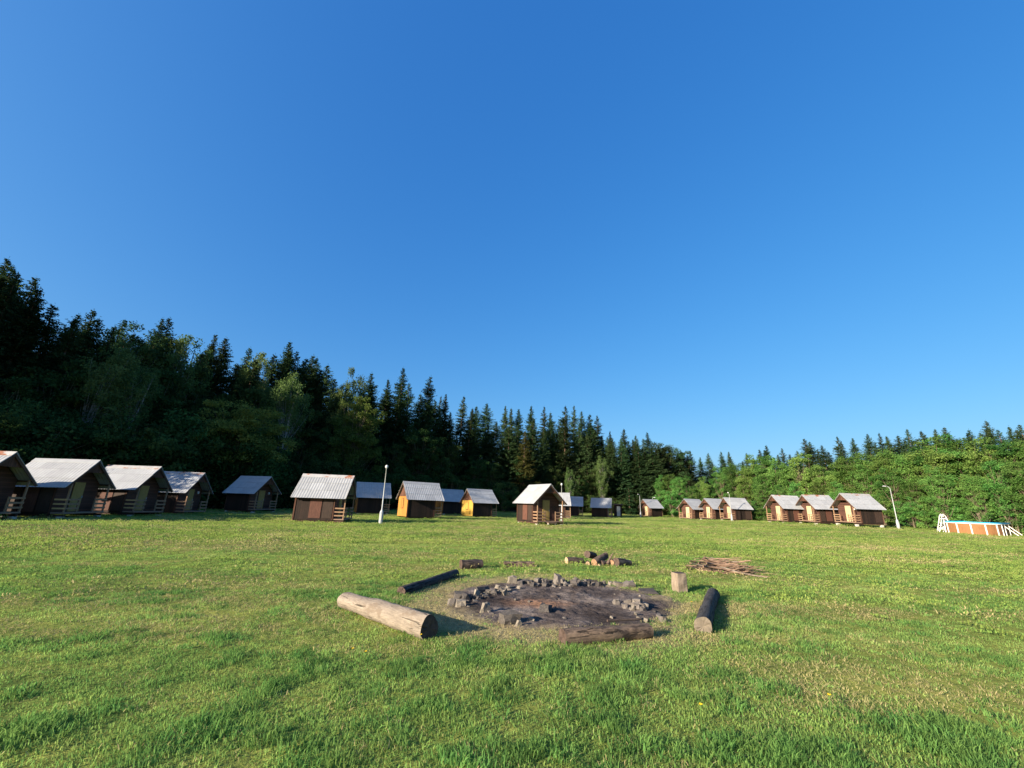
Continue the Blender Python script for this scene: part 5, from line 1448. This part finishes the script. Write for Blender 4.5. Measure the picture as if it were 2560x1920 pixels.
('bush','shade',-27.82,54.12,7.37,'first shaded bush at the wood edge from left above the hut by the left lamp','bushes at the foot of the shaded wood'),
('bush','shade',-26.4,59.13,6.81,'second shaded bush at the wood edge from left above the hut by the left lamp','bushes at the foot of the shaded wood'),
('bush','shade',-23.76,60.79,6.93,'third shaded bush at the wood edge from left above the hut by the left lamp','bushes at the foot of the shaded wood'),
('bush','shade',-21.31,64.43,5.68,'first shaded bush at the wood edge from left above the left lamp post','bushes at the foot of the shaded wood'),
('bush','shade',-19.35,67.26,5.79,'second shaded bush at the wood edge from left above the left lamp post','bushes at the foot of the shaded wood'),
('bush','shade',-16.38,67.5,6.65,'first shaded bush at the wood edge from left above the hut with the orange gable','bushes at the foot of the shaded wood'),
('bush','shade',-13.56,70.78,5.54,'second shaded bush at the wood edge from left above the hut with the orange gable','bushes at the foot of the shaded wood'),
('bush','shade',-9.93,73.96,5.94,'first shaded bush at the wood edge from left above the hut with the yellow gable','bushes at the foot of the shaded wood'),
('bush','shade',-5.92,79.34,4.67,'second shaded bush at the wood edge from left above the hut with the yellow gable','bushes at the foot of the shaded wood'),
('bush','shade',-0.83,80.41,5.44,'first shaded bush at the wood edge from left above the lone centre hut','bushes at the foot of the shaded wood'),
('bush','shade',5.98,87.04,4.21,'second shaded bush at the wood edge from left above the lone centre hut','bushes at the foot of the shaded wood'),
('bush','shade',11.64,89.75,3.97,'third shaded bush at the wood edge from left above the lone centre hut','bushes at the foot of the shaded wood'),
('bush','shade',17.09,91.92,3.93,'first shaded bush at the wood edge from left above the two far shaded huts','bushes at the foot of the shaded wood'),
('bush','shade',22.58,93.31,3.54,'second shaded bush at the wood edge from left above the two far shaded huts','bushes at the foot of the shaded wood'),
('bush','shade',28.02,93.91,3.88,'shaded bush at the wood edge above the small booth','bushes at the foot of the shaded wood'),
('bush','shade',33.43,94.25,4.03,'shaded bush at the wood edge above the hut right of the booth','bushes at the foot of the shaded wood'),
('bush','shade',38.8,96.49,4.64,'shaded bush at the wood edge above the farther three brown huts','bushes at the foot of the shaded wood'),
('alder','lit',34.08,95.07,9.29,'first tall sunlit green alder from left above the hut right of the booth','tall sunlit alders'),
('alder','lit',35.5,93.49,9.58,'second tall sunlit green alder from left above the hut right of the booth','tall sunlit alders'),
('alder','lit',35.88,90.12,8.53,'first tall sunlit green alder from left above the farther three brown huts','tall sunlit alders'),
('alder','lit',37.77,90.43,9.09,'second tall sunlit green alder from left above the farther three brown huts','tall sunlit alders'),
('alder','lit',41.24,90,8.65,'third tall sunlit green alder from left above the farther three brown huts','tall sunlit alders'),
('alder','lit',44.82,89.39,10.39,'fourth tall sunlit green alder from left above the farther three brown huts','tall sunlit alders'),
('alder','lit',45.84,84.35,11.28,'fifth tall sunlit green alder from left above the farther three brown huts','tall sunlit alders'),
('alder','lit',44.08,78.46,10.06,'sixth tall sunlit green alder from left above the farther three brown huts','tall sunlit alders'),
('alder','lit',46.34,79.48,11.35,'seventh tall sunlit green alder from left above the farther three brown huts','tall sunlit alders'),
('alder','lit',44.43,73.64,10.19,'first tall sunlit green alder from left above the nearer three brown huts','tall sunlit alders'),
('alder','lit',46.74,74.56,11.06,'second tall sunlit green alder from left above the nearer three brown huts','tall sunlit alders'),
('alder','lit',45.47,70.63,9.38,'third tall sunlit green alder from left above the nearer three brown huts','tall sunlit alders'),
('alder','lit',46.48,69.97,9.88,'fourth tall sunlit green alder from left above the nearer three brown huts','tall sunlit alders'),
('alder','lit',47.24,67.03,10.37,'fifth tall sunlit green alder from left above the nearer three brown huts','tall sunlit alders'),
('alder','lit',47.86,64.11,9.29,'sixth tall sunlit green alder from left above the nearer three brown huts','tall sunlit alders'),
('alder','lit',48.78,62.14,8.96,'seventh tall sunlit green alder from left above the nearer three brown huts','tall sunlit alders'),
('alder','lit',50.22,62.27,9.75,'eighth tall sunlit green alder from left above the nearer three brown huts','tall sunlit alders'),
('alder','lit',49.72,60.1,9.89,'ninth tall sunlit green alder from left above the nearer three brown huts','tall sunlit alders'),
('alder','lit',49.14,57.97,9.23,'tenth tall sunlit green alder from left above the nearer three brown huts','tall sunlit alders'),
('alder','lit',50.51,58.12,9.87,'eleventh tall sunlit green alder from left above the nearer three brown huts','tall sunlit alders'),
('alder','lit',49.87,56.02,9.47,'twelfth tall sunlit green alder from left above the nearer three brown huts','tall sunlit alders'),
('alder','lit',51.24,56.13,10.09,'first tall sunlit green alder from left above the right lamp post','tall sunlit alders'),
('alder','lit',51.76,54.27,10.3,'second tall sunlit green alder from left above the right lamp post','tall sunlit alders'),
('alder','lit',53.12,54.35,10.59,'third tall sunlit green alder from left above the right lamp post','tall sunlit alders'),
('alder','lit',53.04,53.03,10.67,'fourth tall sunlit green alder from left above the right lamp post','tall sunlit alders'),
('alder','lit',52.19,51.04,10.53,'fifth tall sunlit green alder from left above the right lamp post','tall sunlit alders'),
('alder','lit',53.49,51.13,10.8,'first tall sunlit green alder from left above the pool','tall sunlit alders'),
('alder','lit',54.79,51.21,10.67,'second tall sunlit green alder from left above the pool','tall sunlit alders'),
('alder','lit',54.65,49.89,10.64,'third tall sunlit green alder from left above the pool','tall sunlit alders'),
('alder','lit',54.94,48.07,10.93,'fourth tall sunlit green alder from left above the pool','tall sunlit alders'),
('alder','lit',55.16,46.28,10.58,'fifth tall sunlit green alder from left above the pool','tall sunlit alders'),
('alder','lit',55.34,44.48,10.68,'sixth tall sunlit green alder from left above the pool','tall sunlit alders'),
('alder','lit',55.47,42.69,10.5,'seventh tall sunlit green alder from left above the pool','tall sunlit alders'),
('alder','lit',56.3,41.6,10.27,'eighth tall sunlit green alder from left above the pool','tall sunlit alders'),
('alder','lit_front',40.12,66.89,6.24,'first smaller sunlit alder in front from left above the nearer three brown huts','smaller sunlit alders'),
('alder','lit_front',40.84,64.09,5.79,'second smaller sunlit alder in front from left above the nearer three brown huts','smaller sunlit alders'),
('alder','lit_front',41.66,61.16,5.99,'third smaller sunlit alder in front from left above the nearer three brown huts','smaller sunlit alders'),
('alder','lit_front',43.02,58.98,6,'fourth smaller sunlit alder in front from left above the nearer three brown huts','smaller sunlit alders'),
('alder','lit_front',43.98,57,5.6,'fifth smaller sunlit alder in front from left above the nearer three brown huts','smaller sunlit alders'),
('alder','lit_front',48.23,53.46,7.07,'first smaller sunlit alder in front from left above the right lamp post','smaller sunlit alders'),
('alder','lit_front',49.06,51.33,6,'second smaller sunlit alder in front from left above the right lamp post','smaller sunlit alders'),
('alder','lit_front',47.75,47,7.09,'third smaller sunlit alder in front from left above the right lamp post','smaller sunlit alders'),
('alder','lit_front',48.87,44.36,6.74,'first smaller sunlit alder in front from left above the pool','smaller sunlit alders'),
('alder','lit_front',50.24,42.8,7.31,'second smaller sunlit alder in front from left above the pool','smaller sunlit alders'),
('alder','lit_front',50.48,40.95,7.16,'third smaller sunlit alder in front from left above the pool','smaller sunlit alders'),
('bush','lit',33.03,85.87,5.95,'sunlit green bush above the hut right of the booth','sunlit bushes'),
('bush','lit',36.78,84.33,5.43,'first sunlit green bush from left above the farther three brown huts','sunlit bushes'),
('bush','lit',36.71,66.54,3.39,'second sunlit green bush from left above the farther three brown huts','sunlit bushes'),
('bush','lit',36.53,63.2,2.34,'first sunlit green bush from left above the nearer three brown huts','sunlit bushes'),
('bush','lit',37.09,61.71,2.17,'second sunlit green bush from left above the nearer three brown huts','sunlit bushes'),
('bush','lit',45.4,51.96,3.48,'third sunlit green bush from left above the nearer three brown huts','sunlit bushes'),
('bush','lit',46.51,49.61,3.39,'first sunlit green bush from left above the right lamp post','sunlit bushes'),
('bush','lit',47.25,48.9,3.12,'second sunlit green bush from left above the right lamp post','sunlit bushes'),
('bush','lit',48.85,47.31,3.21,'first sunlit green bush from left above the pool','sunlit bushes'),
('bush','lit',49.67,46.45,3.05,'second sunlit green bush from left above the pool','sunlit bushes'),
('bush','lit',50.66,45.36,3.11,'third sunlit green bush from left above the pool','sunlit bushes'),
('bush','lit',51.02,43.42,3.35,'fourth sunlit green bush from left above the pool','sunlit bushes'),
('bush','lit',51.72,42.59,3.58,'fifth sunlit green bush from left above the pool','sunlit bushes'),
('spruce','offframe',-46.21,24,28.6,'spruce in the wood left of the frame','spruces beyond the left edge'),
('spruce','offframe',-48.3,26.32,33.75,'spruce in the wood left of the frame','spruces beyond the left edge'),
('spruce','offframe',-49.7,28.33,33.57,'spruce in the wood left of the frame','spruces beyond the left edge'),
('spruce','offframe',-47.78,22.4,28.26,'spruce in the wood left of the frame','spruces beyond the left edge'),
('spruce','offframe',-50.75,23.62,33.73,'spruce in the wood left of the frame','spruces beyond the left edge'),
('spruce','offframe',-51.71,25.65,32.56,'spruce in the wood left of the frame','spruces beyond the left edge'),
('spruce','offframe',-50.95,21.06,28.89,'spruce in the wood left of the frame','spruces beyond the left edge'),
('spruce','offframe',-53.01,21.79,32.01,'spruce in the wood left of the frame','spruces beyond the left edge'),
('spruce','offframe',-54.27,24.68,33.69,'spruce in the wood left of the frame','spruces beyond the left edge'),
('spruce','offframe',-54.69,16.94,28.08,'spruce in the wood left of the frame','spruces beyond the left edge'),
('spruce','offframe',-56.16,20.66,32.57,'spruce in the wood left of the frame','spruces beyond the left edge'),
('spruce','offframe',-56.52,23.25,33.64,'spruce in the wood left of the frame','spruces beyond the left edge'),
('spruce','offframe',-57.84,15.79,28.92,'spruce in the wood left of the frame','spruces beyond the left edge'),
('spruce','offframe',-56.58,18.09,32.01,'spruce in the wood left of the frame','spruces beyond the left edge'),
('spruce','offframe',-60.2,19.39,32.85,'spruce in the wood left of the frame','spruces beyond the left edge'),
('spruce','offframe',-60.65,12.99,28.67,'spruce in the wood left of the frame','spruces beyond the left edge'),
('spruce','offframe',-60.94,16.07,33.1,'spruce in the wood left of the frame','spruces beyond the left edge'),
('spruce','offframe',-61.58,17.22,32.87,'spruce in the wood left of the frame','spruces beyond the left edge'),
('spruce','offframe',-62.78,10.05,28.76,'spruce in the wood left of the frame','spruces beyond the left edge'),
('spruce','offframe',-64.35,13.09,32.55,'spruce in the wood left of the frame','spruces beyond the left edge'),
('spruce','offframe',-64.77,14.97,33.28,'spruce in the wood left of the frame','spruces beyond the left edge'),
('spruce','offframe',-66.84,9.14,21.63,'spruce in the wood left of the frame','spruces beyond the left edge'),
('spruce','offframe',-66.41,12.05,22.7,'spruce in the wood left of the frame','spruces beyond the left edge'),
('spruce','offframe',-68.62,12.68,24.04,'spruce in the wood left of the frame','spruces beyond the left edge'),
('spruce','offframe',-71.64,4.48,21.99,'spruce in the wood left of the frame','spruces beyond the left edge'),
('spruce','offframe',-72.71,6.4,22.93,'spruce in the wood left of the frame','spruces beyond the left edge'),
('spruce','offframe',-74.41,8.8,23.32,'spruce in the wood left of the frame','spruces beyond the left edge'),
('spruce','offframe',-77.52,-0.78,24.83,'spruce in the wood left of the frame','spruces beyond the left edge'),
('spruce','offframe',-79.63,2.59,24.82,'spruce in the wood left of the frame','spruces beyond the left edge'),
('spruce','offframe',-81.04,3.31,22.22,'spruce in the wood left of the frame','spruces beyond the left edge'),
('spruce','offframe',-84.66,-5.87,22.26,'spruce in the wood left of the frame','spruces beyond the left edge'),
('spruce','offframe',-86.88,-3.45,22.17,'spruce in the wood left of the frame','spruces beyond the left edge'),
('spruce','offframe',-88.03,-1.11,22.26,'spruce in the wood left of the frame','spruces beyond the left edge'),
('spruce','offframe',-90.34,-8.89,22.31,'spruce in the wood left of the frame','spruces beyond the left edge'),
('spruce','offframe',-91.41,-7.62,21.38,'spruce in the wood left of the frame','spruces beyond the left edge'),
('spruce','offframe',-92.17,-5.8,21.02,'spruce in the wood left of the frame','spruces beyond the left edge'),
('spruce','offframe',-95.78,-14.96,23.62,'spruce in the wood left of the frame','spruces beyond the left edge'),
('spruce','offframe',-98.53,-12.84,21.98,'spruce in the wood left of the frame','spruces beyond the left edge'),
('spruce','offframe',-99.07,-10.07,21.97,'spruce in the wood left of the frame','spruces beyond the left edge'),
('spruce','offframe',-104.08,-19.35,22.16,'spruce in the wood left of the frame','spruces beyond the left edge'),
('spruce','offframe',-106.74,-17.57,21.38,'spruce in the wood left of the frame','spruces beyond the left edge'),
('spruce','offframe',-107.19,-17.13,24.97,'spruce in the wood left of the frame','spruces beyond the left edge'),
]
_trg = random.Random(33)
for kind, tg, x, y, H, label, group in TREES:
    plant_tree(kind, tg, x, y, H, label, group, _trg)

# ------------------------------------------------------------------ grass
def clump_mesh(name, seed, n, rad, hmin, hmax, width, lean, mat, spread=.5):
    rg = np.random.default_rng(seed)
    V, Fq = [], []
    for i in range(n):
        a = rg.uniform(0, 6.283); r = rad * math.sqrt(rg.random())
        bx, by = r * math.cos(a), r * math.sin(a)
        h = rg.uniform(hmin, hmax) * (1 - .35 * r / rad)
        la = rg.uniform(0, 6.283) if rg.random() < spread else a
        ll = abs(rg.normal(lean, lean * .6)) * h
        dx, dy = math.cos(la) * ll, math.sin(la) * ll
        wa = rg.uniform(0, 6.283); wx, wy = math.cos(wa) * width / 2, math.sin(wa) * width / 2
        k = len(V)
        V += [(bx - wx, by - wy, -.01), (bx + wx, by + wy, -.01),
              (bx + dx * .35 - wx * .85, by + dy * .35 - wy * .85, h * .6), (bx + dx * .35 + wx * .85, by + dy * .35 + wy * .85, h * .6),
              (bx + dx, by + dy, h * (1 - .25 * min(1, ll / h)))]
        Fq += [(k, k + 1, k + 3), (k, k + 3, k + 2), (k + 2, k + 3, k + 4)]
    return mesh_np(name, V, Fq, M[mat])

def grass():
    coll = bpy.data.collections.new('grass_clumps')
    specs = []
    for s in range(3): specs.append(('a_short%d' % s, 200 + s, 38, .13, .02, .055, .0055, .6, 'grass'))
    for s in range(3): specs.append(('b_tall%d' % s, 210 + s, 42, .12, .045, .11, .006, .65, 'grass_lush'))
    for s in range(2): specs.append(('c_straw%d' % s, 220 + s, 30, .15, .015, .05, .0045, 1.5, 'straw'))
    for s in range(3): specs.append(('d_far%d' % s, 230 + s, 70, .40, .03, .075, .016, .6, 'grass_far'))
    for s in range(2): specs.append(('e_farstraw%d' % s, 240 + s, 46, .42, .02, .06, .016, 1.2, 'straw'))
    for nm, sd, n, rad, h0, h1, wd, ln, mt in specs:
        coll.objects.link(bpy.data.objects.new(nm, clump_mesh(nm, sd, n, rad, h0, h1, wd, ln, mt)))
    P, I, Sx, Sz = [], [], [], []
    def zone(r0, r1, dens, far, ring=False):
        amax = R(64)
        area = amax * (r1 * r1 - r0 * r0)
        n = int(area * dens)
        r = np.sqrt(RNG.uniform(r0 * r0, r1 * r1, n)); a = RNG.uniform(-amax, amax, n)
        x, y = r * np.sin(a), r * np.cos(a)
        if ring:
            a = RNG.uniform(0, 6.283, n); r = RNG.uniform(1.7, 3.1, n)
            x, y = PIT[0] + r * np.cos(a), PIT[1] + r * np.sin(a)
        # keep out of the ash
        pa = np.arctan2(y - PIT[1], x - PIT[0]); pr = np.hypot(x - PIT[0], y - PIT[1])
        prad = 1.93 + .16 * np.sin(pa * 2 + .6) + .10 * np.sin(pa * 5 + 1.1) + .06 * np.sin(pa * 9)
        edge = 1 + .30 * (fbm(x * 2.3, y * 2.3, 91, 3) - .5)
        keep = pr > prad * edge * RNG.uniform(.84, 1.04, n)
        if far:
            ed = np.array([edge_dist(float(u), float(v)) for u, v in zip(x, y)])
            keep &= ed < 3
        for hx, hy, hz, dg, _l, _k in HUTS:
            c_, s_ = math.cos(R(dg)), math.sin(R(dg))
            u = (x - hx) * c_ + (y - hy) * s_; v = -(x - hx) * s_ + (y - hy) * c_
            keep &= ~((u > -1.6) & (u < 1.75) & (np.abs(v) < 1.3))
        x, y, pr, prad = x[keep], y[keep], pr[keep], prad[keep]
        n = len(x)
        f1 = fbm(x * .9, y * 1.3, 41, 3); f2 = fbm(x * 3.1, y * 3.6, 57, 2)
        lush = np.clip((f1 * .6 + f2 * .4 - .48) / .22, 0, 1)
        near_hut = np.zeros(n)
        for hx, hy, *_ in HUTS:
            near_hut = np.maximum(near_hut, np.clip(1 - (np.hypot(x - hx, y - hy) - 1.6) / 1.4, 0, 1))
        dry = np.clip(1.15 - (pr - prad) / .95, 0, 1) * np.clip(.75 - .5 * (x - PIT[0]) / 2 , .3, 1)
        streak = fbm(x * .22 + y * .05, y * .9, 77, 2)
        lush *= 1.0 if r1 < 9 else (.7 if r1 < 10 else .4)
        lush *= 1 - .8 * np.clip(1 - (pr - prad) / 1.0, 0, 1)
        q = RNG.random(n)
        straw = q < np.clip(.10 + .65 * np.clip((streak - .52) * 6, 0, 1) * (lush < .6) + .85 * dry, 0, .93)
        drop = (RNG.random(n) < dry * .0)
        tall = (~straw) & (RNG.random(n) < lush)
        if far:
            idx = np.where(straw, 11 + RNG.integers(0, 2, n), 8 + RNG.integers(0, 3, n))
            sc = RNG.uniform(.75, 1.25, n) * (1 + r1 / 160)
            sz = RNG.uniform(.6, 1.1, n) * (.75 + .6 * lush) * (1 + 2.6 * near_hut)
        else:
            idx = np.where(straw, 6 + RNG.integers(0, 2, n), np.where(tall, 3 + RNG.integers(0, 3, n), RNG.integers(0, 3, n)))
            sc = RNG.uniform(.8, 1.3, n)
            sz = RNG.uniform(.6, 1.05, n) * (.8 + .4 * lush)
        z = np.array([terrain(float(u), float(v)) for u, v in zip(x, y)]) if r1 > 15 else np.zeros(n)
        sz = np.where(dry > .2, sz * (1 - .45 * dry), sz)
        kp = ~drop
        P.append(np.stack([x, y, z - .005], 1)[kp]); I.append(idx[kp]); Sx.append(sc[kp]); Sz.append(sz[kp])
    zone(1.8, 5.5, 170, False)
    zone(5.5, 9.5, 110, False)
    zone(9.5, 17, 60, False)
    zone(9.5, 17, 5, True)
    zone(5, 9.5, 25, False, True)
    zone(17, 30, 14, True)
    zone(30, 55, 6.0, True)
    zone(55, 96, 2.2, True)
    P = np.concatenate(P); I = np.concatenate(I); Sx = np.concatenate(Sx); Sz = np.concatenate(Sz)
    n = len(P)
    me = bpy.data.meshes.new('grass')
    me.vertices.add(n); me.vertices.foreach_set('co', P.astype(np.float32).ravel())
    a = me.attributes.new('pick', 'INT', 'POINT'); a.data.foreach_set('value', I.astype(np.int32))
    rot = np.stack([RNG.normal(.0, .10, n), RNG.normal(0.12, .10, n), RNG.uniform(0, 6.283, n)], 1)
    a = me.attributes.new('turn', 'FLOAT_VECTOR', 'POINT'); a.data.foreach_set('vector', rot.astype(np.float32).ravel())
    scl = np.stack([Sx, Sx, Sz], 1)
    a = me.attributes.new('size', 'FLOAT_VECTOR', 'POINT'); a.data.foreach_set('vector', scl.astype(np.float32).ravel())
    o = obj('grass', me); tag(o, 'meadow grass of green and straw-coloured blades', 'grass', kind='stuff')
    ng = bpy.data.node_groups.new('grass_scatter', 'GeometryNodeTree')
    ng.interface.new_socket('Geometry', in_out='INPUT', socket_type='NodeSocketGeometry')
    ng.interface.new_socket('Geometry', in_out='OUTPUT', socket_type='NodeSocketGeometry')
    gi = ng.nodes.new('NodeGroupInput'); go = ng.nodes.new('NodeGroupOutput')
    ci = ng.nodes.new('GeometryNodeCollectionInfo'); ci.inputs['Collection'].default_value = coll
    ci.inputs['Separate Children'].default_value = True; ci.inputs['Reset Children'].default_value = True
    ip = ng.nodes.new('GeometryNodeInstanceOnPoints'); ip.inputs['Pick Instance'].default_value = True
    def named(nm, typ):
        q = ng.nodes.new('GeometryNodeInputNamedAttribute'); q.data_type = typ; q.inputs['Name'].default_value = nm
        return q.outputs['Attribute']
    L = ng.links
    L.new(gi.outputs[0], ip.inputs['Points']); L.new(ci.outputs[0], ip.inputs['Instance'])
    L.new(named('pick', 'INT'), ip.inputs['Instance Index'])
    e2r = ng.nodes.new('FunctionNodeEulerToRotation')
    L.new(named('turn', 'FLOAT_VECTOR'), e2r.inputs[0]); L.new(e2r.outputs[0], ip.inputs['Rotation'])
    L.new(named('size', 'FLOAT_VECTOR'), ip.inputs['Scale'])
    L.new(ip.outputs[0], go.inputs[0])
    md = o.modifiers.new('scatter', 'NODES'); md.node_group = ng
    print('GRASS', n)
grass()
